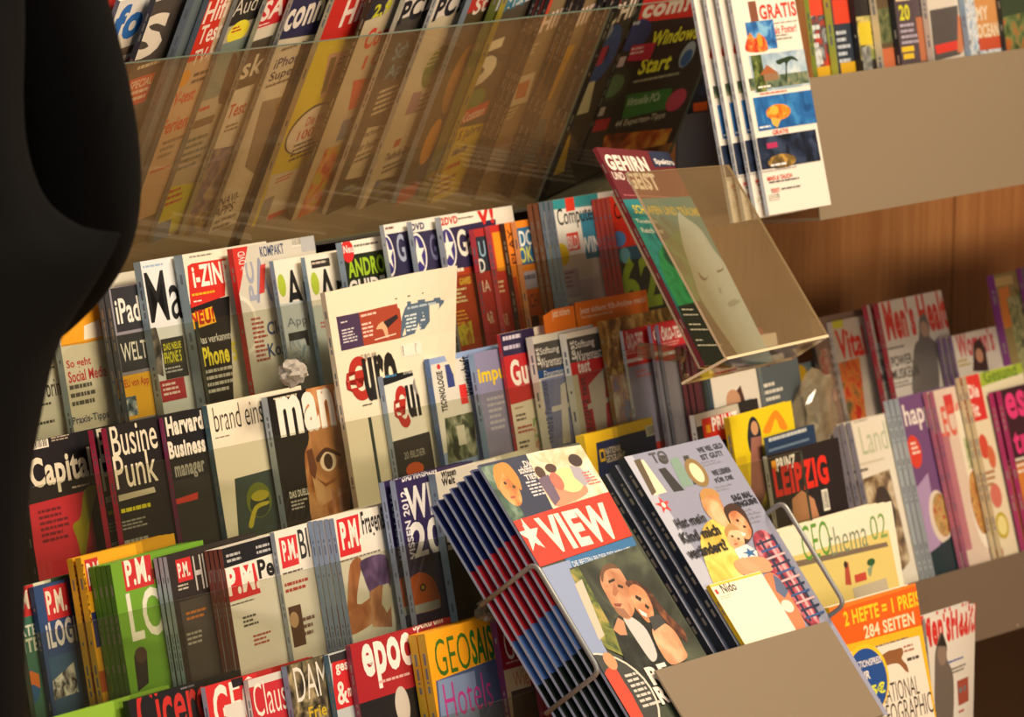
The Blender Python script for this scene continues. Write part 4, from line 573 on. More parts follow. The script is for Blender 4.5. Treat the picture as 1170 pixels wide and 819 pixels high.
# ============================================================ RIGHT-HAND BAY
GR1, GR2, GR3, GR4 = 'magazines on the high taupe shelf', 'magazines on the upper step of the far bay', 'magazines on the lower step of the far bay', 'magazines below the display shelf'
TU = Tier(3.44, 1.093, 10, .05, .157)
rowU = [
 D(tl=(912, -95), c='c8402c', s='a4b84c', T=.006, W=17, art=[('R', 914, 20, 30, 80, 'ph:b83424:38404c:c8c8c8:45'), ('G', 922, 30, 16, 50, 5, 'c8d0d0'), ('R', 926, 78, 24, 30, 'c89c20')], label='green spined magazine with scarlet cover, first behind the high plate'),
 D(tl=(936, -98), c='2c3440', s='a8b84c', T=.009, W=17, art=[('R', 950, 0, 22, 28, 'c84028'), ('G', 955, 36, 16, 40, 5, 'b8c0c8'), ('R', 960, 72, 24, 30, 'c89c20')], label='navy magazine with broad lime spine on the high shelf'),
 D(tl=(963, -100), c='201c1c', s='181414', T=.007, W=17, art=[('R', 974, 20, 22, 50, 'ph:7a8040:c8b870:38402c:45'), ('R', 980, 26, 14, 26, 'c8b428'), ('R', 984, 54, 10, 30, 'ph:404448:a8a8a0:60')], label='black edged magazine with small yellow panel on the high shelf'),
 D(tl=(988, -104), c='5a4a34', s='cfc0a4', T=.009, W=17, art=[('R', 1002, 10, 20, 40, 'ph:3c4a30:7a7a50:90'), ('R', 1006, 56, 22, 30, 'b86440')], label='earth brown magazine with wide cream spine on the high shelf'),
 D(tl=(1008, -108), c='4c4046', s='1c181a', T=.007, W=18, art=[('R', 1022, -10, 16, 12, 'c8b090'), ('T', '20', 1026, 6, 12, 18, 'c8c428', 2), ('G', 1028, 28, 20, 26, 4, 'a8a0b0'), ('R', 1030, 54, 14, 6, 'd8b42c'), ('R', 1032, 62, 12, 6, 'd8b42c'), ('R', 1046, 20, 10, 50, 'a86440')], label='purple brown magazine with yellow number 20 on the high shelf'),
 D(tl=(1045, -112), c='c8c0b4', s='c4bcb0', T=.008, W=20, art=[('P', [(1062, 12), (1094, 6), (1098, 62), (1068, 70)], '504a48'), ('P', [(1068, 52), (1094, 46), (1096, 56), (1070, 62)], 'c8382c'), ('P', [(1094, 16), (1104, 30), (1100, 60), (1094, 60)], 'b87048')], label='white spined magazine with large grey square and red strip'),
 D(tl=(1087, -118), c='ph:88a0b8:d8dce0:2c3440:90', s='88a0b8', T=.007, W=20, art=[('P', [(1112, -6), (1144, -12), (1150, 50), (1120, 56)], 'c08850'), ('T', 'MY', 1114, 8, 14, 16, 'd8c8b0', 2), ('T', 'OCEAN', 1116, 28, 24, 16, 'd8c8b0', 2), ('R', 1118, 44, 26, 14, 'b84c30')], label='foil wrapped magazine with silver blue crinkled edge'),
 D(tl=(1128, -124), c='34402c', s='1c2824', T=.006, W=20, art=[('P', [(1145, 20), (1170, 14), (1180, 60), (1150, 60)], 'ph:3c4c28:6a7a48:b05a28:50')], label='dark green magazine at the picture edge of the high shelf'),
]
row(TU, rowU, GR1, yaw=8)
# the sheaf of travel magazines left of the high plate
TG = Tier(3.42, 1.07, 13.5, .05, .157)
o = on_plane(879, 246, TG.og, TG.n)
frg = Frame(o + TG.up * .30, Vector((1, 0, 0)), TG.up, TG.n)
magazine(frg, .134, .30, .0045, 'dcd6ca', 'c0c8d2', [
  ('T', 'GRATIS', 866, 6, 42, 17, 'c83424', 2), ('R', 854, 2, 9, 24, '7a4a34'), ('G', 884, 26, 30, 3, 1, '8a8278'), ('T', 'als Poster!', 884, 30, 25, 9, 'c83c2c', 1), ('G', 886, 40, 20, 8, 2, '8a8278'),
  ('R', 851, 26, 32, 33, 'ph:1c4c88:3a7ab8:7ab0d0:60'), ('Q', [(852, 58), (856, 38), (862, 44), (868, 40), (874, 44), (876, 58)], 'ph:a83018:d85a2c:e89840:70'), ('E', 868, 46, 3, 8, 'd8902c'),
  ('R', 855, 64, 66, 42, 'ph:7890a8:98b0c0:c0ccd0:30'), ('R', 855, 90, 68, 14, 'ph:3c4c3c:6a7a60:9a8a68:60'), ('R', 857, 64, 12, 42, 'ph:2c3818:4c5c2c:7a8444:90'), ('P', [(868, 86), (876, 74), (890, 84)], '9a5a34'), ('R', 872, 85, 16, 8, '8a6a4c'), ('Q', [(886, 70), (895, 66), (905, 64), (912, 70), (904, 68), (899, 74), (899, 92), (897, 92), (897, 72), (890, 74)], '24381c'), ('G', 866, 99, 22, 4, 1, 'e8e4dc'), ('G', 868, 107, 40, 3, 1, 'c84a34'),
  ('R', 860, 112, 70, 38, 'ph:164880:2464a4:3a84bc:40'), ('E', 889, 128, 14, 9, 'ph:b8601c:d88424:ecb050:80'), ('P', [(880, 134), (892, 136), (888, 146), (882, 142)], 'c8a44c'), ('E', 884, 126, 5, 5, 'e8a83c'), ('G', 867, 145, 16, 4, 1, 'e0e0e0'), ('T', 'GRATIS', 882, 149, 18, 5, 'c84a34', 1),
  ('R', 864, 158, 68, 36, 'ph:0c1220:1c2840:344058:40'), ('E', 893, 184, 16, 8, 'ph:3a3424:7a6030:c09848:70'), ('R', 875, 164, 12, 6, 'a82c58'), ('G', 880, 188, 22, 5, 1, 'd8d8d8'),
  ('G', 868, 196, 44, 3, 1, 'a8a4a0'), ('T', 'MASS & TAUCH', 876, 202, 28, 5, 'c84a34', 1), ('G', 878, 208, 40, 3, 1, '5a5a5c'), ('T', 'TEST', 880, 216, 10, 5, 'c84a34', 1), ('G', 892, 215, 26, 3, 1, '5a5a5c'), ('B', 878, 222, 12, 7)],
  'white travel magazine with red GRATIS heading and four stacked pictures', 'white travel magazine', n=4, step=(-.0105, -.0005, -.0095), group='travel magazines beside the high plate')

TR1 = Tier(3.56, .66, 15, .06, .12)     # upper step, bottoms hidden behind the lower one
rowR1 = [
 D(tl=(893, 420), c='7c8c94', s='4a5860', T=.006, art=[('E', 915, 427, 7, 10, 'e0b820'), ('G', 905, 446, 24, 30, 5, '5a6870')], H=.26, label='grey blue magazine with small round yellow badge'),
 D(tl=(925, 365), c='8a7060', s='3c3430', T=.006, H=.27, art=[('R', 935, 400, 10, 60, 'ph:a85040:c8a088:4a5c50:60'), ('G', 948, 400, 14, 60, 6, 'c8b8a8')], label='brownish magazine beside the grey blue badge magazine'),
 D(tl=(948, 368), c='c8bcac', s='c8c0b4', T=.005, H=.27, W=14, art=[('R', 950, 366, 12, 10, 'c8c43c'), ('T', 'Vital', 953, 378, 32, 34, 'd03424', 2), ('P', [(954, 416), (982, 408), (990, 480), (962, 486)], 'ph:c03020:d88038:4a5838:50')], label='slim magazine with red heading, left of the broad white one with red title'),
 D(tl=(1003, 346), c='cfc8be', s='a83844', T=.007, n=2, g=.008, H=.28, art=[('T', "Men's Health", 1006, 344, 78, 46, 'c8382c', 3), ('G', 1006, 343, 70, 4, 1, '8c98b8'), ('Q', [(1050, 365), (1056, 358), (1062, 372), (1062, 384), (1070, 396), (1072, 450), (1044, 454), (1044, 400), (1050, 386)], '6a6460'), ('E', 1056, 376, 4.5, 9, 'a88a78'), ('G', 1014, 398, 28, 4, 1, '5a5450'), ('T', 'POWER', 1017, 408, 24, 12, '3c3834', 1), ('T', 'MUSKELN', 1018, 423, 30, 12, '3c3834', 1), ('G', 1020, 438, 26, 8, 2, '7a746c')], label='white magazine with tall red title and man with spiked hair', short='white magazine with tall red title'),
 D(tl=(1087, 384), c='d0c8bc', s='7a5a80', T=.005, n=3, g=.003, H=.24, W=19, art=[('T', "Women's", 1090, 380, 42, 30, 'c03848', 2), ('P', [(1112, 392), (1119, 386), (1126, 398), (1130, 424), (1112, 424)], '3c2420'), ('E', 1119, 406, 4, 8, 'b88468'), ('G', 1094, 412, 16, 10, 2, 'a89038')], label='white magazine with red title and brown haired woman on the upper step', short='white magazine with brown haired woman'),
 D(tl=(1135, 314), c='8a7a4c', s='7a3478', T=.010, H=.30, art=[('P', [(1141, 330), (1152, 326), (1158, 372), (1146, 376)], 'c87830'), ('R', 1136, 318, 20, 10, 'b8a068'), ('R', 1150, 340, 30, 100, 'ph:5a6a3c:a8a878:3c4430:60'), ('T', 'Yoga', 1158, 330, 30, 24, '4c5c2c', 1)], label='olive magazine with fat purple spine on the upper step'),
 D(tl=(1166, 306), c='6a5a70', s='7a3478', T=.006, H=.30, label='mauve magazine at the picture edge of the upper step'),
]
row(TR1, rowR1, GR2, yaw=8)
TR2 = Tier(3.44, .467, 15.5, .055, .088)
rowR2 = [
 D(tl=(972, 482), c='ddd6c4', s='a8a0ac', T=.007, n=3, g=.002, W=19, art=[('G', 975, 482, 24, 3, 1, '8a8478'), ('T', 'Landlust', 980, 488, 54, 32, 'a8b090', -1), ('R', 980, 530, 30, 3, 'c8c0ac'), ('G', 983, 536, 12, 7, 1, '5c544c'), ('P', [(984, 548), (1016, 536), (1040, 640), (1010, 680)], 'ph:4c3c2c:8a7050:c8b898:40'), ('E', 1012, 585, 10, 30, '3c3028')], label='cream magazine with pale green script title, left end of lower step', short='cream magazine with pale green script'),
 D(tl=(1026, 455), c='6c4a78', s='aab4bc', T=.006, n=3, g=.001, yaw=10, art=[('T', 'happinez', 1030, 463, 58, 32, 'e4dcd4', 1), ('E', 1045, 516, 7.5, 19, 'd0402c'), ('G', 1040, 506, 10, 16, 3, 'f0d8cc'), ('P', [(1045, 560), (1060, 540), (1075, 620), (1060, 655), (1050, 620)], 'a890b8'), ('E', 1074, 590, 11, 30, 'd8ccbc'), ('E', 1076, 588, 9, 25, 'ph:a03828:c8a868:5a6a30:150'), ('P', [(1052, 640), (1090, 610), (1098, 680), (1058, 690)], '1c3438')], label='violet magazine with white lowercase title and round red sticker', short='violet magazine with red sticker'),
 D(tl=(1066, 447), c='d4c0b0', s='b86a80', T=.006, n=2, g=.002, yaw=10, art=[('R', 1077, 452, 10, 22, 'c83434'), ('T', 'LECKER', 1068, 466, 40, 36, 'd05a48', 1), ('R', 1074, 500, 10, 130, 'b0707c'), ('R', 1090, 470, 8, 120, 'e0d8c4'), ('R', 1100, 500, 12, 100, 'ph:8a9860:d8d0b0:60'), ('E', 1120, 580, 10, 46, 'e4dcd0'), ('E', 1118, 574, 8, 36, 'ph:7a4424:c89c54:a85030:120')], label='rose and cream food magazine with white bowl', short='rose and cream food magazine'),
 D(tl=(1103, 430), c='ded4b4', s='c8b890', T=.006, n=2, g=.002, yaw=10, art=[('R', 1103, 430, 15, 52, 'd0342c'), ('T', 'Die', 1105, 440, 11, 16, 'f0e0d4', 2), ('T', 'Fit', 1106, 462, 11, 16, 'f0e0d4', 2), ('P', [(1119, 426), (1172, 410), (1174, 424), (1121, 442)], '9cb038'), ('T', 'Gesund', 1122, 424, 38, 14, '5a7a24', 1), ('E', 1124, 510, 5, 14, 'c84c34'), ('E', 1133, 522, 4, 13, 'c86a44'), ('E', 1138, 566, 6, 14, 'c87060'), ('E', 1145, 600, 7, 15, 'b8a830'), ('E', 1145, 600, 5, 11, 'e0d890'), ('E', 1140, 632, 6, 10, 'b84838'), ('G', 1122, 540, 14, 20, 3, 'a8784c')], label='cream food magazine with red corner box and green strip', short='cream food magazine with red corner'),
 D(tl=(1143, 446), c='3a1824', s='a02c68', T=.007, n=2, g=.003, art=[('T', 'essen', 1146, 450, 60, 30, 'd83878', 2), ('T', 'trinken', 1155, 490, 60, 30, 'd83878', 2), ('R', 1158, 530, 40, 140, 'c87830'), ('G', 1160, 524, 16, 20, 3, 'e0d4c4')], label='dark magazine with hot pink lettering at the picture edge', short='dark magazine with hot pink lettering'),
]
row(TR2, rowR2, GR3, yaw=8)
# low sleeve: wrapped double issue and the curling magazine behind it
def frame_at(px, py, Y, tilt, yaw=0, rot=0):
    t = Tier(Y, 0, tilt, 0, 0); o = onY(px, py, Y)
    ps = math.radians(yaw); X = Vector((1, 0, 0)); ex = X * math.cos(ps) - t.n * math.sin(ps); n = t.n * math.cos(ps) + X * math.sin(ps)
    r = math.radians(rot); up = t.up
    ex2 = ex * math.cos(r) - up * math.sin(r); up2 = up * math.cos(r) + ex * math.sin(r)
    return Frame(o, ex2, up2, n)
fr = frame_at(947, 694, 3.18, 12)
magazine(fr, .185, .26, .010, 'e8e0cc', 'e8bc24', [
  ('P', [(940, 690), (1056, 655), (1068, 712), (952, 742)], 'e8601a'), ('P', [(944, 694), (1052, 662), (1054, 667), (946, 700)], 'f07c28'),
  ('T', '2 HEFTE = 1 PREIS', 963, 699, 88, 17, 'f2c828', 2), ('T', '284 SEITEN', 986, 715, 58, 15, 'f0d8b0', 2),
  ('P', [(954, 740), (1062, 712), (1084, 830), (970, 856)], 'e8b424'), ('P', [(972, 745), (1050, 726), (1070, 830), (985, 850)], 'e4dccc'),
  ('G', 1000, 738, 40, 4, 1, '7a6e60'), ('Q', [(1004, 752), (1014, 744), (1022, 742), (1030, 740), (1032, 746), (1030, 752), (1036, 760), (1038, 768), (1034, 766), (1026, 758), (1014, 760), (1008, 766), (1005, 772), (1003, 762)], '8a5a34'), ('G', 1032, 738, 14, 10, 2, 'a87060'), ('G', 1036, 752, 14, 7, 1, '4a423a'),
  ('T', 'NATIONAL', 1004, 784, 44, 22, '3c342c', -1), ('T', 'GEOGRAPHIC', 1004, 808, 60, 24, '3c342c', -1),
  ('E', 991, 776, 24, 40, 'f0c428'), ('E', 991, 778, 22, 37, '1f4c94'), ('T', 'AKTIONSPREIS', 974, 758, 32, 8, 'e8e4e0', 1), ('T', 'NUR', 977, 770, 16, 10, 'e8e4e0', 2), ('T', '8,95€', 977, 788, 33, 15, 'd8e03c', 3), ('B', 981, 806, 24, 16)],
  'orange headed double issue with blue price disc, low beside the display shelf', group=GR4)
fr = frame_at(1057, 707, 3.27, 8)
magazine(fr, .125, .26, .004, 'dcd6cc', 'b8bcc0', [('T', "Men'sHealth", 1052, 700, 72, 42, 'cc2c28', 3), ('G', 1066, 699, 56, 4, 1, '6a6458'), ('Q', [(1070, 738), (1076, 722), (1083, 738), (1083, 752), (1092, 775), (1090, 830), (1070, 830), (1068, 760)], '6a6058'), ('E', 1077, 748, 5.5, 12, '8a7668'), ('P', [(1071, 738), (1077, 722), (1083, 738)], '2c2420'), ('G', 1084, 756, 34, 4, 1, '3c5aa0'), ('G', 1088, 764, 30, 8, 2, '6a645c'), ('R', 1097, 778, 18, 28, 'a04838'), ('R', 1099, 786, 14, 6, '5a7c88'), ('G', 1100, 812, 14, 5, 1, 'b82c28')],
  'curling white magazine with tall red lettering, low beside the orange headed issue', n=2, step=(-.004, .003, -.006), group=GR4,
  bend=lambda x, y: (0, 0, -.034 * (x ** 2) * (1.15 - y) + .0 * x))
fr = frame_at(905, 745, 3.25, 10)
magazine(fr, .2, .26, .006, 'e0d8cc', 'd8d0c8', [('T', 'EN', 955, 775, 30, 20, 'b82c38', 1), ('R', 900, 800, 80, 30, 'c83c30'), ('R', 900, 790, 60, 5, '8a8478')], 'white magazine with red line, seen under the taupe display plate', group=GR4)

# ====================================================== FOREGROUND DISPLAY
TILT = 38.5
tp = onY(746, 767, 3.13)
TH = Tier(3.13, tp.z, TILT, .02, .0)
XV = Vector((1, 0, 0))
fl = TH.og + XV * onY(746, 767, 3.13).x
def onH(px, py, d): return on_plane(px, py, TH.og + TH.n * d, TH.n)
PL = [onH(746, 767, 0), onH(945, 712, 0)]
GVI, GNI = 'fanned stack of picture magazines', 'stack of silver grey magazines'
base_h = -.115                           # floor of the shelf, along the slope
def hgt(p): return (p - TH.og).dot(TH.up)
# silver grey stack
o = onH(713, 522, -.012); Hn = hgt(o) - base_h
frn = Frame(o, XV, TH.up, TH.n)
ART_N = [
  ('P', [(713, 522), (722, 520), (850, 712), (845, 745), (838, 740)], 'b4b8c8'),
  ('P', [(727, 527), (735, 525), (762, 562), (748, 566)], 'e8d8b8'), ('P', [(724, 526), (731, 524), (750, 562), (745, 566)], '5a4c38'), ('E', 758, 525, 5, 5, '3c3c38'), ('P', [(752, 536), (760, 534), (782, 560), (770, 562)], '2c2c2c'), ('P', [(765, 525), (774, 522), (792, 554), (780, 557)], '7a9888'), ('P', [(780, 521), (786, 520), (800, 552), (793, 554)], '3c3c38'), ('E', 796, 540, 10, 16, '8a7040'), ('E', 796, 540, 6, 11, 'e4d4b0'),
  ('T', 'TO', 740, 518, 18, 12, '4a4a50', 2), ('S', 758, 577, 8, 10, 'd83c34'), ('E', 758, 577, 2, 3, 'f0d8d0'),
  ('T', 'WIE VIEL GELD', 795, 512, 28, 6, '34343c', 2), ('T', 'IST GUT?', 799, 520, 24, 6, '34343c', 2), ('G', 801, 528, 22, 6, 2, '8a8a9c'), ('T', 'WIE LERNEN', 812, 538, 20, 6, '34343c', 2), ('T', 'FÜR DIE', 815, 546, 20, 6, '34343c', 2), ('G', 817, 556, 20, 7, 2, '8a8a9c'), ('T', 'SAG MAL', 834, 566, 22, 7, '24242c', 3), ('T', 'PINGUIN!', 838, 574, 24, 7, '24242c', 3), ('G', 842, 584, 24, 18, 4, '8a8a9c'), 
  # adult in yellow behind, two children, plaid shirt
  ('Q', [(806, 598), (830, 588), (842, 600), (846, 640), (848, 668), (820, 672), (808, 650), (800, 620)], 'ph:c8a840:e8d064:f4e490:25.'),
  ('Q', [(800, 566), (806, 560), (816, 562), (824, 574), (830, 590), (832, 604), (820, 598), (810, 590), (803, 580)], 'ph:b87c4c:d8a070:ecbc90:30.'),
  ('Q', [(799, 565), (804, 558), (816, 560), (822, 568), (810, 566), (803, 572)], 'b8884a'),
  ('Q', [(826, 582), (836, 575), (848, 582), (856, 596), (860, 610), (852, 622), (842, 612), (834, 600)], '3c2418'),
  ('Q', [(832, 588), (840, 584), (850, 592), (858, 606), (856, 616), (848, 614), (838, 604)], 'ph:b87048:d89468:ecb084:30.'), ('E', 842, 595, 1.6, 1.6, '2c1c14'), ('E', 850, 602, 1.6, 1.6, '2c1c14'), ('P', [(845, 608), (852, 610), (850, 613), (845, 611)], 'f0e0d8'),
  ('Q', [(828, 606), (834, 600), (844, 606), (850, 618), (848, 628), (840, 628), (832, 620)], 'ph:c88c60:e0ac80:f0c49c:30.'), ('Q', [(827, 606), (834, 598), (845, 606), (840, 606), (833, 607), (830, 614)], 'b48850'), ('E', 836, 613, 1.3, 1.4, '3a2418'), ('E', 843, 616, 1.3, 1.4, '3a2418'), ('E', 840, 622, 2.4, 1, 'b05c48'),
  ('P', [(838, 628), (852, 622), (864, 630), (866, 640), (846, 642)], 'e8e4e0'), ('S', 856, 632, 8, 6, '34689c'),
  ('Q', [(860, 612), (872, 606), (888, 622), (904, 650), (926, 690), (936, 712), (925, 716), (900, 680), (882, 655), (866, 634)], 'ph:2c2438:a8384c:d89098:60.'),
  ('Q', [(838, 642), (862, 636), (876, 640), (882, 652), (862, 656), (846, 656)], 'd89c74'), ('P', [(842, 640), (848, 637), (866, 648), (866, 654), (852, 652)], 'dca47c'),
  ('Q', [(872, 660), (884, 656), (902, 680), (920, 718), (900, 722), (884, 690)], 'e08058'), ('P', [(882, 656), (890, 662), (900, 676), (896, 684), (886, 676)], '5a6a88'), ('E', 899, 693, 6, 7, 'ecd8cc')]
for dx, c_ in ((-4, '24304c'), (3, 'd8a8a8'), (9, '24304c')):
    ART_N.append(('P', [(870 + dx, 616 - dx * .5), (872.5 + dx, 615 - dx * .5), (930 + dx * .8, 708 - dx * .4), (927.5 + dx * .8, 709 - dx * .4)], c_))
for k in range(11):
    cx, cy = 870 + 5.6 * k, 618 + 8.4 * k
    ART_N.append(('P', [(cx - 7, cy + 4), (cx + 14, cy - 4), (cx + 15.2, cy - 1.8), (cx - 5.8, cy + 6.2)], ('24304c', '34588c', 'd8b0b0')[k % 3]))
ART_N += [('T', 'Hat mein', 768, 594, 33, 11, '1c1c20', 2), ('T', 'Kind mich', 774, 610, 43, 12, '1c1c20', 2), ('T', 'verändert?', 781, 627, 44, 13, '1c1c20', 2)]
magazine(frn, .187, Hn, .0105, 'g:9498ae', '1c2836', ART_N, 'silver grey magazine showing a family with a child in plaid shirt', 'silver grey magazine', n=4, step=(-.0015, -.0015, -.0145), group=GNI, back='1c2836')
# booklet fixed on its front stays a thing of its own
ob_ = onH(810, 668, -.004); frb = Frame(ob_, XV, TH.up, TH.n)
magazine(frb, .102, min(.12, hgt(ob_) - base_h - .002), .005, 'eee6d0', 'e8c028', [('F', 809, 669, 64, 200, 1.5, 'e8c43c'), ('T', 'Nido', 821, 668, 16, 10, '3c3830', 1), ('R', 816, 674, 3, 5, 'c83838'), ('G', 822, 682, 16, 4, 2, 'c8c0ac')], 'small cream booklet with yellow edge lying on the silver grey magazine', kind='booklet')
# fanned picture magazines
o = onH(547, 531, -.005); Hv = hgt(o) - base_h + .02
frv = Frame(o, XV, TH.up, TH.n)
ART_V = [
  ('P', [(547, 531), (600, 516), (640, 585), (583, 598)], '27304a'), ('P', [(549, 534), (566, 530), (600, 590), (584, 597)], 'ph:2c4838:4c6a58:7c9480:40.'), ('E', 580, 556, 10, 22, 'ph:b87038:d89450:e8b478:40.'), ('Q', [(563, 536), (570, 529), (580, 530), (592, 545), (596, 560), (586, 552), (574, 540), (570, 560)], 'c88838'), ('E', 577, 552, 1.6, 1.8, '3c2418'), ('E', 587, 556, 1.6, 1.8, '3c2418'), ('E', 586, 568, 3, 1.4, 'a85040'),
  ('T', 'Die', 596, 527, 9, 7, 'e4dcd8', 2), ('T', 'schönsten', 590, 534, 20, 8, 'e4dcd8', 2), ('T', 'TIERE', 598, 543, 18, 6, 'e4dcd8', 2), ('G', 600, 551, 20, 18, 5, 'd0ccd0'),
  ('P', [(600, 518), (665, 508), (698, 562), (632, 582)], 'ph:d8bc94:ecdcc0:f4ecdc:30.'), ('Q', [(622, 552), (640, 536), (660, 545), (672, 562), (652, 574), (634, 578)], 'd89070'), ('E', 650, 548, 14, 14, 'f0dc98'), ('E', 617, 540, 5, 7, '4c3428'), ('E', 629, 535, 6, 5, '4c3428'), ('P', [(614, 548), (626, 542), (640, 570), (634, 578)], '6a5a70'), ('E', 657, 526, 7, 7, '3c2c28'), ('P', [(650, 532), (662, 534), (676, 548), (668, 556), (656, 546)], 'a8a4b0'), ('E', 636, 550, 6, 10, 'd8705c'), ('G', 664, 540, 14, 16, 5, 'd87064'),
  ('P', [(582, 597), (695, 562), (722, 612), (608, 651)], 'd8341e'),
  ('T', 'VIEW', 609, 593, 80, 40, 'f0e4d4', 3), ('S', 606, 612, 12, 20, 'f0e4d4'), ('P', [(596, 600), (608, 607), (616, 624), (606, 616)], 'f0e4d4'),
  ('P', [(645, 639), (722, 613), (727, 623), (650, 650)], '2c6ca0'), ('T', 'DIE BESTEN BILDER DES MONATS', 652, 642, 68, 6, 'd8dce0', 0),
  ('P', [(610, 652), (650, 640), (672, 700), (700, 760), (690, 780)], '8c9cc0'),
  ('P', [(650, 650), (727, 623), (815, 762), (770, 790), (700, 740)], 'ph:242a20:3a4034:5c644e:18.'), ('P', [(650, 652), (660, 648), (700, 720), (712, 750), (690, 740)], 'ph:3c5028:7a8038:a89850:60'), ('P', [(656, 668), (664, 662), (690, 726), (684, 732)], 'c8bca8'),
  # man with dark jacket, woman leaning on him
  ('Q', [(700, 712), (716, 700), (732, 706), (746, 718), (762, 750), (768, 768), (730, 790), (712, 752)], 'ph:101410:1c221c:30382e:40.'),
  ('Q', [(711, 706), (722, 706), (738, 720), (750, 748), (744, 756), (728, 734)], 'c8c4c0'), ('P', [(700, 720), (705, 706), (712, 710), (716, 726), (708, 726)], 'c88c68'),
  ('Q', [(685, 656), (690, 647), (700, 646), (708, 652), (716, 666), (722, 682), (724, 698), (718, 708), (708, 704), (700, 694), (692, 680), (686, 668)], 'ph:a06844:c48a64:d8a47c:28.'),
  ('Q', [(685, 658), (688, 648), (698, 644), (706, 650), (698, 650), (690, 654), (688, 666)], '6a4a30'), ('P', [(694, 664), (701, 661), (702, 664), (695, 667)], '2c1c14'), ('P', [(705, 668), (711, 670), (711, 673), (705, 671)], '2c1c14'), ('P', [(700, 666), (706, 676), (703, 682), (699, 680)], 'a86c4c'), ('P', [(700, 690), (710, 690), (708, 694), (702, 693)], '8a4438'), ('P', [(700, 694), (712, 696), (720, 706), (710, 706)], '9a6c50'),
  ('Q', [(714, 668), (724, 664), (740, 674), (752, 690), (766, 706), (780, 720), (784, 734), (770, 722), (756, 706), (746, 694)], 'ph:3a1c14:5a3424:8a5434:50.'),
  ('Q', [(717, 674), (724, 668), (736, 676), (744, 692), (746, 706), (740, 712), (730, 702), (722, 690)], 'ph:b87248:d08c62:e4aa80:28.'), ('P', [(725, 680), (732, 684), (731, 688), (725, 684)], '241814'), ('P', [(736, 690), (741, 694), (740, 697), (736, 694)], '241814'), ('P', [(728, 696), (738, 702), (738, 706), (732, 703)], 'f0e4dc'),
  ('Q', [(744, 720), (756, 712), (770, 722), (780, 740), (784, 752), (766, 760), (752, 742)], 'ph:b87c54:d49c74:e8b890:28.'), ('P', [(740, 706), (752, 702), (760, 712), (754, 716), (746, 722)], '3a3c3c'),
  ('E', 700, 800, 44, 52, 'e0d4c4'), ('E', 700, 800, 42, 50, '3a3c38'), ('Q', [(690, 770), (700, 762), (712, 780), (724, 800), (740, 840), (700, 840), (694, 800)], 'c8442c'), ('E', 696, 756, 6, 10, 'c89468'), ('G', 712, 772, 20, 40, 7, 'd0c8bc'),
  ('T', 'RE', 734, 764, 24, 20, 'ece4d8', 3), ('T', 'RO', 744, 786, 24, 20, 'ece4d8', 3)]
# the strip by the spine that each copy shows: blue, dark red, pale blue, dark
STR = [('r', 0, 0, .3, .20, '16265c'), ('r', 0, .20, .3, .21, 'a01c28'), ('r', 0, .41, .3, .13, '4468a8'), ('r', 0, .54, .3, .32, '141e1a'), ('r', 0, .86, .3, .14, '20305c')]
magazine(frv, .184, Hv, .003, '3c4434', '9cacc8', ART_V, 'picture magazine with red title band and laughing couple, front of its fan', n=1, group=GVI)
frv2 = Frame(o - TH.n * .0095 - XV * .0022, XV, TH.up, TH.n)
magazine(frv2, .184, Hv, .003, '27304a', '9cacc8', STR, 'second copy of the picture magazine with the red band, just behind the front one', 'picture magazine with the red band', n=7, step=(-.0028, -.0012, -.0090), group=GVI)

# the shelf itself: lip plate, sloping back, floor and two wire guards
disp = empty('display_shelf', 'taupe metal display shelf with steel wire guards holding two foreground stacks', 'display shelf', Matrix.Translation(PL[0]))
IM = disp.matrix_world.inverted()
RB = Matrix((XV, TH.up, TH.n)).transposed().to_4x4()
MWH = Matrix.Translation(PL[0]) @ RB
def _hp(name, bm, m, smooth=False):
    o = link(name, bm, m, None, None, smooth); o.parent = disp; o.matrix_parent_inverse = IM; o.matrix_basis = MWH; return o
plW = (PL[1] - PL[0]).x
bm = bmesh.new(); add_box(bm, 0, plW, -.118, 0, 0, .002, 0, .0008); _hp('front_plate', bm, M_TAUPE)
xl = (onH(600, 660, -.08) - PL[0]).x; xv0 = -.06
bm = bmesh.new(); add_box(bm, xv0, plW, -.119, -.1165, -.085, .001, 0, .0006); _hp('floor_plate', bm, M_TAUPE)
bm = bmesh.new(); add_box(bm, .0, plW, -.119, .06, -.0885, -.0865, 0, .0006); _hp('back_plate', bm, M_TAUPE)
bm = bmesh.new()
for x in (.02, plW - .03): add_box(bm, x, x + .012, -.06, .02, -.16, -.0885, 0, .001)
_hp('bracket', bm, M_GREY)
def hl(p): q = p - PL[0]; return Vector((q.dot(XV), q.dot(TH.up), q.dot(TH.n)))
def guard(px0, py0, px1, py1, d, depth):
    a = hl(onH(px0, py0, d)); b = hl(onH(px1, py1, d)); b.x = a.x
    pts = [Vector((a.x, a.y, a.z - depth)), a, b, Vector((b.x, b.y, b.z - depth))]
    bm = bmesh.new(); add_tube(bm, round_path(pts, .010, 6), .0027, 12); return _hp('wire_guard', bm, M_WIRE, True)
guard(611, 643, 691, 766, .006, .082)
guard(894, 573, 966, 690, .012, .082)

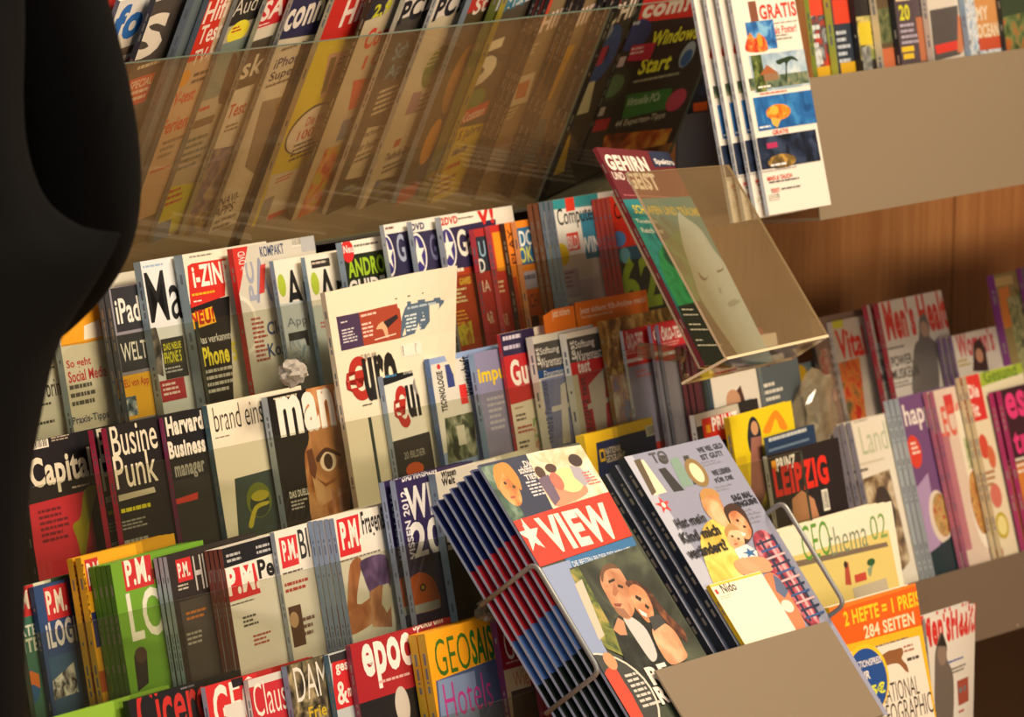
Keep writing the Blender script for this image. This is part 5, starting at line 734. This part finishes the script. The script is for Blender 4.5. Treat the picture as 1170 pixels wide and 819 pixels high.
# ================================================= CLEAR BOX WITH A MAGAZINE
TBx = Tier(3.30, 0, 33, 0, 0)
o = onY(803, 418, 3.31); TBx.og = o.copy()
fo = on_plane(681, 168, TBx.og, TBx.n); Hg = (fo - TBx.og).dot(TBx.up)
ps = math.radians(13); exg = XV * math.cos(ps) - TBx.n * math.sin(ps); ng = TBx.n * math.cos(ps) + XV * math.sin(ps)
frgg = Frame(fo, exg, TBx.up, ng)
magazine(frgg, .215, Hg, .005, '641a24', '7a2430', [
  ('T', 'GEHIRN', 688, 176, 48, 18, 'e8ddd0', 3), ('T', 'UND', 698, 196, 13, 9, 'e8ddd0', 1), ('T', 'GEIST', 712, 196, 34, 20, 'e8ddd0', 3), ('P', [(740, 173), (773, 173), (778, 190), (748, 191)], '1c2c48'), ('T', 'Spektrum', 746, 181, 28, 8, 'e0dcd8', 2), ('G', 712, 222, 80, 3, 1, 'a85a60'),
  ('P', [(711, 228), (800, 224), (900, 440), (800, 440)], '1f7a80'), ('P', [(716, 250), (760, 246), (800, 350), (778, 352)], 'ph:1c6a70:2c9a98:0c4c58:20'), ('T', 'SCHLAFEN UND TRÄUME', 720, 232, 78, 12, 'c8b428', 2), ('T', 'Tagebuch', 725, 250, 24, 6, 'd8e0d8', 1), ('T', 'Reich der', 731, 260, 26, 6, 'd8e0d8', 1),
  ('Q', [(752, 290), (790, 260), (830, 330), (840, 400), (790, 360), (775, 350)], 'ph:1a7a44:2ca060:0c5034:24'),
  ('Q', [(774, 244), (782, 248), (800, 262), (815, 285), (835, 310), (850, 330), (862, 345), (866, 370), (880, 395), (895, 412), (850, 412), (835, 395), (820, 372), (800, 340), (790, 310), (780, 280)], 'a8c0c4'),
  ('Q', [(797, 310), (800, 318), (806, 321), (809, 314), (806, 318), (801, 315)], '1c2c34'), ('P', [(818, 309), (824, 308), (826, 304), (826, 309), (820, 312)], '1c2c34'), ('P', [(820, 328), (824, 330), (824, 336), (821, 334)], '7a9498'), ('P', [(830, 347), (838, 341), (846, 344), (840, 349), (834, 351)], '7a9498'),
  ('P', [(774, 350), (800, 344), (860, 430), (810, 440)], '1c2820'), ('G', 778, 353, 14, 3, 1, 'd8d4c8'), ('G', 780, 359, 26, 3, 1, 'd8d4c8'), ('G', 786, 370, 14, 3, 1, 'd8d4c8'), ('G', 788, 376, 28, 3, 1, 'd8d4c8'), ('G', 794, 388, 12, 3, 1, 'd8d4c8'), ('G', 796, 394, 30, 3, 1, 'd8d4c8')],
  'wine red magazine with teal cover picture leaning in the clear box')
box = empty('brochure_holder', 'clear acrylic brochure box tilted on a round peg, holding one magazine', 'brochure holder', Matrix.Translation(o))
dfr = .052                              # front panel this far in front of the magazine
q = [on_plane(x, y, TBx.og + TBx.n * dfr, TBx.n) for x, y in ((716, 197), (833, 188), (946, 382), (830, 408))]
def slab(name, pts, nrm, t, m, me_, parent, loc):
    """flat sheet with real thickness; its narrow edges are the last material"""
    bm = bmesh.new(); A = [bm.verts.new(p - loc) for p in pts]; B = [bm.verts.new(p - loc - nrm * t) for p in pts]
    bm.faces.new(A); bm.faces.new(B[::-1])
    k = len(pts)
    for i in range(k): bm.faces.new((A[i], B[i], B[(i + 1) % k], A[(i + 1) % k])).material_index = 1
    bmesh.ops.recalc_face_normals(bm, faces=bm.faces[:])
    return link(name, bm, [m, me_], parent)
slab('front_panel', q, TBx.n, .003, M_ACRB, M_ACRE2, box, o)
bk = [p - TBx.n * (dfr + .007) for p in q]
lowl = on_plane(778, 437, TBx.og - TBx.n * .007, TBx.n)
bl0 = o - TBx.n * .008 + TBx.up * .002 + exg * .012
bk = [bl0 + TBx.up * Hg * .80, bl0 + TBx.up * Hg * .80 + exg * .19, bl0 + exg * .19, bl0]
bk2 = [q[3], q[2], q[2] - TBx.n * (dfr + .003), lowl]
nb = (bk2[1] - bk2[0]).cross(bk2[3] - bk2[0]).normalized()
slab('bottom_panel', bk2, nb, .003, M_ACRB, M_ACRE2, box, o)
slab('back_panel', bk, TBx.n, .003, M_ACR, M_ACRE2, box, o)
bm = bmesh.new(); c0 = onY(776, 405, 3.36) - o
add_tube(bm, [c0 - Vector((0, .004, 0)), c0 + Vector((0, .05, 0))], .0085, 20); link('peg', bm, [M_ACRB], box, None, True)
bm = bmesh.new(); add_tube(bm, [c0 + Vector((.008, 0, -.002)), c0 + Vector((.012, 0, -.03)), lowl - o + Vector((.004, -.004, .006))], .004, 10); link('stem', bm, [M_ACRB], box, None, True)

# ============================================================ PROMO FLAPS
fr = frame_at(657, 346, 3.522, 10)
def flap(fr, W, H, art, label, bend=None):
    bm, mats = cover_bm(fr, W, H, .0012, 'e0741c', 'e0741c', art, None, bend)
    bl = fr.o - fr.up * H; R = Matrix((fr.ex, fr.up, fr.n)).transposed().to_4x4()
    o = link('promo_flap', bm, [mat(k) for k in mats], None, Matrix.Translation(bl) @ R)
    tag(o, label, 'leaflet', 'orange leaflets above the test magazines'); return o
flap(fr, .145, .05, [('T', 'Jetzt sichern: Kfz-Analyse gratis!', 662, 352, 76, 9, 'f0d8b8', 1), ('G', 664, 362, 40, 4, 1, 'e8b080')], 'long orange leaflet reading Jetzt sichern: Kfz-Analyse gratis!')
fr = frame_at(612, 357, 3.515, 10)
flap(fr, .075, .05, [('T', 'Jetzt sichern', 626, 355, 24, 11, 'f0d8b8', 1)], 'short orange leaflet with pointed bent end, left of the long one', bend=lambda x, y: (0, -.012 * max(0, .4 - x), .01 * (1 - x) ** 2))

# ============================================== crumpled paper and wrap bits
def crumple(name, px, py, Y, rx, rz, seed, m, label, cat):
    rnd = random.Random(seed); bm = bmesh.new(); bmesh.ops.create_icosphere(bm, subdivisions=3, radius=1)
    from mathutils import noise
    for v in bm.verts:
        k = 1 + .5 * noise.noise(v.co * 2.4 + Vector((seed, 0, 0))) + .25 * abs(noise.noise(v.co * 6))
        v.co = Vector((v.co.x * rx * k, v.co.y * .011 * k, v.co.z * rz * k))
    o = link(name, bm, m, None, Matrix.Translation(onY(px, py, Y))); tag(o, label, cat); return o
crumple('crumpled_paper', 335, 426, 3.46, .017, .012, 3, simple('white_tissue', 'a8a298', .7), 'crumpled scrap of white paper stuck above the one-eyed face magazine', 'paper')
M_FOIL = acrylic('crinkled_film', 'dcd8cc', 1.6, .25, .12, 'c8b898')
crumple('crumpled_film', 568, 692, 3.30, .028, .014, 9, M_FOIL, 'clear crinkled film wrap on top of the orange yellow magazine', 'film wrap')
crumple('crumpled_film', 930, 470, 3.46, .045, .045, 12, M_FOIL, 'clear crinkled film wrap bulging beside the yellow magazine', 'film wrap')
# ================================================================ THE RACK
rack = empty('magazine_rack', 'long stepped magazine rack with clear acrylic pocket fronts', 'magazine rack', Matrix.Translation(Vector((4.0, 3.6, 0))))
RL = Vector((4.0, 3.6, 0))
def bar(name, x0, x1, prof, m, parent=rack, loc=RL, kinds=None):
    """profile in the Y-Z plane pulled along X"""
    bm = bmesh.new()
    A = [bm.verts.new(Vector((x0, y, z)) - loc) for y, z in prof]; B = [bm.verts.new(Vector((x1, y, z)) - loc) for y, z in prof]
    bm.faces.new(A); bm.faces.new(B[::-1]); k = len(prof)
    for i in range(k): bm.faces.new((A[i], B[i], B[(i + 1) % k], A[(i + 1) % k]))
    bmesh.ops.recalc_face_normals(bm, faces=bm.faces[:])
    o = link(name, bm, m, parent)
    if kinds: tag(o, **kinds)
    return o
def sheet_prof(t, d, s0, s1, th):
    """thin sheet along the slope of tier t, d outwards from its acrylic plane"""
    p = t.og + t.n * d
    a = p + t.up * s0; b = p + t.up * s1
    return [(a.y, a.z), (b.y, b.z), ((b - t.n * th).y, (b - t.n * th).z), ((a - t.n * th).y, (a - t.n * th).z)]
X0 = 3.45
def xat(px, py, Y): return onY(px, py, Y).x
XE = xat(838, 0, 3.56)
def pane(t, x0, x1, s0, m=M_ACR):
    p = sheet_prof(t, 0, s0, 0, .003)
    bm = bmesh.new(); A = [bm.verts.new(Vector((x0, y, z)) - RL) for y, z in p]; B = [bm.verts.new(Vector((x1, y, z)) - RL) for y, z in p]
    for i in range(4):
        f = bm.faces.new((A[i], B[i], B[(i + 1) % 4], A[(i + 1) % 4])); f.material_index = 1 if i in (1, 3) else 0
    for q_ in (A, B[::-1]): bm.faces.new(q_).material_index = 1
    bmesh.ops.recalc_face_normals(bm, faces=bm.faces[:])
    return link('acrylic_front', bm, [m, M_ACRE], rack)
XR = xat(880, 520, 3.365)
for t, joints, fl, xe in ((TB, (226,), .175, xat(800, 270, 3.535)), (TC, (424,), .215, xat(800, 400, 3.435)), (TD, (), .215, XR + .02), (TE, (), .19, xat(1027, 655, 3.235))):
    py = {TB: 360, TC: 475, TD: 600, TE: 780}[t]
    xs = [X0] + [xat(j, py, t.og.y) for j in joints] + [xe]
    for a, b in zip(xs, xs[1:]): pane(t, a, b - .0015, -fl)
    g = t.gap
    bar('pocket_floor', X0, xe, sheet_prof(t, 0, -fl - .004, -fl - .001, g + .03), M_LEDGE)
    bar('back_board', X0, xe, sheet_prof(t, -g - .03, -fl - .004, -fl + .05, .003), M_DARK)
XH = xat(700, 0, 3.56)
pane(TA, X0, XH - .0015, -.252, M_ACRT)  # hazed sheet stops where the painted reflection ends, clear sheet beyond
pane(TA, XH, XE, -.252, M_ACR)
bar('pocket_floor', X0, XE, sheet_prof(TA, .0, -.256, -.2525, .085), M_LEDGE)
bar('back_board', X0, XE, sheet_prof(TA, -.084, -.256, .12, .003), M_DARK)
# black divider in the overhead pocket: a blade standing off the back board
dv = on_plane(272, 278, TA.og, TA.n)
bar('divider', dv.x - .005, dv.x + .006, sheet_prof(TA, -.002, -.25, -.002, .006), simple('black_divider', '0c0b0b', .5))
# low trough under the magazines below the display shelf
zt = onY(947, 694, 3.18).z - .262
xt0, xt1 = onY(880, 745, 3.25).x, onY(1180, 707, 3.27).x
bar('low_trough', xt0, xt1, [(3.10, zt - .006), (3.10, zt + .04), (3.103, zt + .04), (3.103, zt - .003), (3.40, zt - .003), (3.40, zt - .006)], M_TAUPE)
# uprights at the end, and the plinth that carries everything
bar('side_panel', XE + .001, XE + .013, [(3.72, .0), (3.72, 1.0), (3.70, 1.30), (3.82, 1.30), (3.82, 0)], M_GREY)
bar('dark_base', X0, XE, [(3.30, 0.0), (3.30, .30), (3.42, .34), (3.80, .34), (3.80, 0)], M_DARK)
bar('spine_wall', X0, XE, [(3.80, .34), (3.80, 1.30), (3.83, 1.30), (3.83, .34)], M_DARK)

# far bay: plates, shelf boards
BX0, BX1 = XE + .02, 7.0
def shelf(label, tier, x0, x1, h, depth, m):
    loc = Vector((x0, tier.og.y, tier.og.z))
    e = empty('bay_shelf', label, 'shelf', Matrix.Translation(loc))
    bar('front_plate', x0, x1, sheet_prof(tier, 0, -h, 0, .002), m, e, loc)
    bar('shelf_board', x0, x1, sheet_prof(tier, -.002, -h, -h + .003, depth), m, e, loc)
    return e
xa = onY(922, 90, 3.44).x
TUp = Tier(3.44, 1.093, 8, 0, 0)
shelf('high shelf with broad taupe front plate against the wood wall', TUp, xa, BX1, .163, .33, M_TAUPE)
TLp = Tier(3.44, .467, 8, 0, 0)
xb = onY(1040, 664, 3.44).x
shelf('low taupe shelf with dark brown front plate in the far bay', TLp, xb - .35, BX1, .092, .38, simple('taupe_brown_metal', '6e5f50', .5))
TMp = Tier(3.56, .60, 8, 0, 0)
shelf('middle step shelf hidden behind the lower row of magazines', TMp, xb - .45, BX1, .05, .22, M_DARK)
loc = Vector((xb - .1, 3.66, 0)); e = empty('dark_base', 'dark brown base cabinet under the far bay', 'cabinet', Matrix.Translation(loc))  # added dark block, stands in for the shade below the low plate
DBR = simple('shade_brown', '3a281c', .5)
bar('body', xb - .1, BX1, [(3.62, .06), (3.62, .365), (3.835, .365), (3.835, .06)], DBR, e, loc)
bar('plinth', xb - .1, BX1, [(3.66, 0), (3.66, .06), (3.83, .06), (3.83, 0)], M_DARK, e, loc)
# dark grey step plate and the dark magazines over it, behind the travel magazines
YG = 3.69
xg0, xg1 = onY(775, 131, YG).x, onY(850, 131, YG).x
loc = Vector((xg0, YG, .95)); e = empty('step_plate', 'dark grey metal plate behind the travel magazines', 'shelf', Matrix.Translation(loc))
z0 = onY(789, 131, YG).z
bar('front_plate', xg0, xg1 + .1, [(YG, z0), (YG + .003, z0), (YG + .003, .9), (YG, .9)], simple('dark_grey_plate', '4a4c50', .5), e, loc)
bar('shelf_board', xg0, xg1 + .1, [(YG, .9), (YG + .12, .9), (YG + .12, .903), (YG, .903)], M_GREY, e, loc)
TDk = Tier(3.55, z0, 6, 0, .05)
fr = frame_at(778, -60, YG + .05, 4)
magazine(fr, .19, .24, .006, '1c222e', '14161c', [('R', 794, 60, 40, 50, 'ph:101420:243048:10141c:40'), ('R', 792, 118, 16, 10, 'c8581c'), ('G', 800, 40, 30, 10, 2, '3c4858')], 'midnight blue magazine above the dark grey plate, behind the travel magazines')

# ============================================================ THE ROOM
def struct(name, bm, m, mw=None):
    o = link(name, bm, m, None, mw); o['kind'] = 'structure'; return o
bm = bmesh.new(); add_box(bm, -2, 12, -3, 5, -.05, 0); struct('floor', bm, wood_mat('floor_boards', 'a87c4c', 'b98a58', 'c69a68'))
seam = onY(1091, 215, 3.86).x
bm = bmesh.new(); add_box(bm, 3.0, seam - .003, 3.86, 3.90, 0, 3.0); add_box(bm, seam + .003, 12, 3.86, 3.90, 0, 3.0); struct('wall_back', bm, M_WOOD)
bm = bmesh.new(); add_box(bm, -2, 12, -3, 5, 3.0, 3.05); struct('ceiling', bm, simple('ceiling_paint', 'cfc6b4', .8))
bm = bmesh.new(); add_box(bm, 3.0, 12, 3.84, 3.86, 0, .08); struct('baseboard_back', bm, simple('dark_baseboard', '2c221a', .5))

# ============================================================ THE PERSON
def skin_body(name, joints, bones, m, label=None, cat=None, parent=None, root=0, sub=2, smooth=0):
    me = bpy.data.meshes.new(name); me.from_pydata([Vector(j[0]) for j in joints], bones, [])
    o = bpy.data.objects.new(name, me); COL.objects.link(o)
    sk = o.modifiers.new('skin', 'SKIN'); sk.use_smooth_shade = True
    for i, j in enumerate(joints):
        v = me.skin_vertices[0].data[i]; r = j[1]; v.radius = (r, r) if not isinstance(r, tuple) else r
        v.use_root = i == root
    ss = o.modifiers.new('sub', 'SUBSURF'); ss.levels = sub; ss.render_levels = sub
    if smooth:
        rm = o.modifiers.new('remesh', 'REMESH'); rm.mode = 'VOXEL'; rm.voxel_size = .011; rm.use_smooth_shade = True
        sm = o.modifiers.new('smooth', 'SMOOTH'); sm.iterations = smooth; sm.factor = .6
    dg = bpy.context.evaluated_depsgraph_get(); ev = o.evaluated_get(dg)
    m2 = bpy.data.meshes.new_from_object(ev); bpy.data.objects.remove(o)
    for p in m2.polygons: p.use_smooth = True
    m2.materials.clear(); m2.materials.append(m)
    o = bpy.data.objects.new(name, m2); COL.objects.link(o)
    if parent is not None: o.parent = parent
    tag(o, label, cat); return o
SKIN = simple('skin', 'b58a6c', .55)
COAT = simple('black_wool_coat', '030303', .95, 0, (600, .3)); COAT.node_tree.nodes['Principled BSDF'].inputs['Specular IOR Level'].default_value = .1
TROU = simple('black_trousers', '101014', .85)
HAIR = simple('dark_hair', '1a1410', .6)
E_ = onY(100, 268, 2.95)              # elbow
ox, oy = onY(-225, 600, 2.98).x, 2.98   # middle of the body
S_ = Vector((ox + .21, 2.97, 1.43))      # shoulder
body = skin_body('person', [((ox, oy, .98), .15), ((ox, oy, 1.15), .14), ((ox, oy, 1.32), .15), ((ox, oy, 1.43), .08), ((ox, oy + .01, 1.49), .05), ((ox, oy + .02, 1.54), .052), ((ox, oy + .035, 1.60), .072), ((ox, oy + .035, 1.68), .082),
   (tuple(S_), .055), (tuple(E_), .042), ((E_.x - .03, E_.y + .22, E_.z - .16), .03), ((E_.x - .035, E_.y + .29, E_.z - .18), .032),
   ((ox - .19, oy, S_.z), .055), ((ox - .24, oy - .05, 1.14), .042), ((ox - .18, oy + .18, 1.06), .03), ((ox - .15, oy + .25, 1.07), .032),
   ((ox + .09, oy, .90), .09), ((ox + .10, oy + .01, .50), .06), ((ox + .10, oy, .09), .042), ((ox + .10, oy + .15, .04), .035),
   ((ox - .09, oy, .90), .09), ((ox - .10, oy + .01, .50), .06), ((ox - .10, oy, .09), .042), ((ox - .10, oy + .15, .04), .035)],
   [(0, 1), (1, 2), (2, 3), (3, 4), (4, 5), (5, 6), (6, 7), (3, 8), (8, 9), (9, 10), (10, 11), (3, 12), (12, 13), (13, 14), (14, 15), (0, 16), (16, 17), (17, 18), (18, 19), (0, 20), (20, 21), (21, 22), (22, 23)],
   SKIN, 'person in a black coat standing before the rack with one elbow bent', 'person', smooth=4)
skin_body('coat', [((ox, oy, .62), (.24, .17)), ((ox, oy, .98), (.205, .17)), ((ox, oy, 1.15), (.19, .16)), ((ox, oy, 1.32), (.21, .165)), ((ox, oy, 1.43), .10),
   (tuple(S_), .080), (tuple(S_.lerp(E_, .4) + Vector((.008, 0, 0))), .074), (tuple(S_.lerp(E_, .8) + Vector((.006, -.004, 0))), .066), (tuple(E_ + Vector((0, .012, -.008))), .062), (tuple(E_ + Vector((-.012, .07, -.055))), .063), (tuple(E_ + Vector((-.02, .14, -.11))), .056), ((E_.x - .028, E_.y + .20, E_.z - .15), .048),
   ((ox - .19, oy, S_.z), .078), ((ox - .235, oy - .01, 1.28), .066), ((ox - .24, oy - .03, 1.15), .062), ((ox - .215, oy + .06, 1.09), .056), ((ox - .185, oy + .16, 1.07), .048)],
   [(0, 1), (1, 2), (2, 3), (3, 4), (4, 5), (5, 6), (6, 7), (7, 8), (8, 9), (9, 10), (10, 11), (4, 12), (12, 13), (13, 14), (14, 15), (15, 16)], COAT, parent=body, root=1, smooth=14)
for s in (1, -1):
    skin_body('trouser_leg', [((ox + s * .09, oy, .92), .115), ((ox + s * .10, oy + .01, .50), .085), ((ox + s * .10, oy, .08), .075)], [(0, 1), (1, 2)], TROU, parent=body)
    skin_body('shoe', [((ox + s * .10, oy - .04, .045), .046), ((ox + s * .10, oy + .08, .042), .045), ((ox + s * .10, oy + .20, .035), .035)], [(0, 1), (1, 2)], simple('black_shoe', '0a0a0a', .4), parent=body)
skin_body('hair', [((ox, oy - .012, 1.59), .055), ((ox, oy - .004, 1.67), .088), ((ox, oy + .03, 1.71), .080)], [(0, 1), (1, 2)], HAIR, parent=body, smooth=6)
def blob(name, c, r, m):
    bm = bmesh.new(); bmesh.ops.create_uvsphere(bm, u_segments=16, v_segments=10, radius=1)
    for v in bm.verts: v.co = Vector((v.co.x * r[0] + c[0], v.co.y * r[1] + c[1], v.co.z * r[2] + c[2]))
    return link(name, bm, m, body, None, True)
hz = 1.64
for s in (1, -1):
    blob('ear', (ox + s * .076, oy + .02, hz), (.008, .018, .03), SKIN)
    blob('eye', (ox + s * .031, oy + .105, hz + .012), (.013, .010, .009), simple('eye_white', 'd8d4cc', .3))
    blob('eyebrow', (ox + s * .031, oy + .112, hz + .034), (.018, .006, .004), HAIR)
blob('nose', (ox, oy + .120, hz - .012), (.012, .018, .022), SKIN)
blob('mouth', (ox, oy + .108, hz - .050), (.022, .010, .006), simple('lips', '9a5a4c', .5))
def hand(wx, wy, wz, s):
    for k, (dx, ln) in enumerate(((-.024, .062), (-.008, .075), (.008, .07), (.023, .055))):
        skin_body('finger', [((wx + dx * .7, wy + .02, wz), .012), ((wx + dx, wy + .06, wz), .0095), ((wx + dx, wy + .06 + ln * .5, wz - .01), .0085), ((wx + dx, wy + .06 + ln * .8, wz - .035), .0075)], [(0, 1), (1, 2), (2, 3)], SKIN, parent=body, sub=1)
    skin_body('thumb', [((wx + s * .015, wy + .01, wz), .012), ((wx + s * .04, wy + .04, wz + .004), .010), ((wx + s * .042, wy + .07, wz - .008), .0085)], [(0, 1), (1, 2)], SKIN, parent=body, sub=1)
hand(E_.x - .035, E_.y + .27, E_.z - .18, -1)
hand(ox - .15, oy + .23, 1.07, 1)

# ============================================================ LIGHT
def area(name, loc, target, sx, sy, power, col):
    l = bpy.data.lights.new(name, 'AREA'); l.shape = 'RECTANGLE'; l.size = sx; l.size_y = sy; l.energy = power; l.color = col
    o = bpy.data.objects.new(name, l); COL.objects.link(o); o.location = loc
    o.rotation_euler = (Vector(target) - Vector(loc)).to_track_quat('-Z', 'Y').to_euler(); return o
WARM = (1.0, .83, .62)
area('ceiling_and_fill_light', (6.3, 2.0, 2.85), (4.9, 3.4, .7), .9, .5, 62, WARM)
area('ceiling_and_fill_light', (5.2, 2.0, 2.9), (5.0, 3.3, .7), .9, .4, 54, WARM)
area('ceiling_and_fill_light', (3.6, -.6, 1.35), (4.8, 3.5, 1.0), 1.6, .8, 74, WARM)  # added fill light, low in front, brightens the overhead pocket
area('shop_window', (.5, .7, 2.2), (5.0, 3.3, .8), 1.0, 1.4, 55, (.72, .86, 1.0))
w = bpy.data.worlds.new('world'); SC.world = w; w.use_nodes = True
w.node_tree.nodes['Background'].inputs[0].default_value = (.50, .37, .24, 1)
w.node_tree.nodes['Background'].inputs[1].default_value = .3
SC.view_settings.view_transform = 'Standard'
SC.view_settings.look = 'None'
SC.view_settings.exposure = -0.2
SC.view_settings.gamma = 1
SC.view_settings.use_curve_mapping = False
SC.cycles.use_denoising = True
SC.cycles.max_bounces = 8
SC.cycles.transparent_max_bounces = 24
SC.cycles.caustics_reflective = False
SC.cycles.caustics_refractive = False
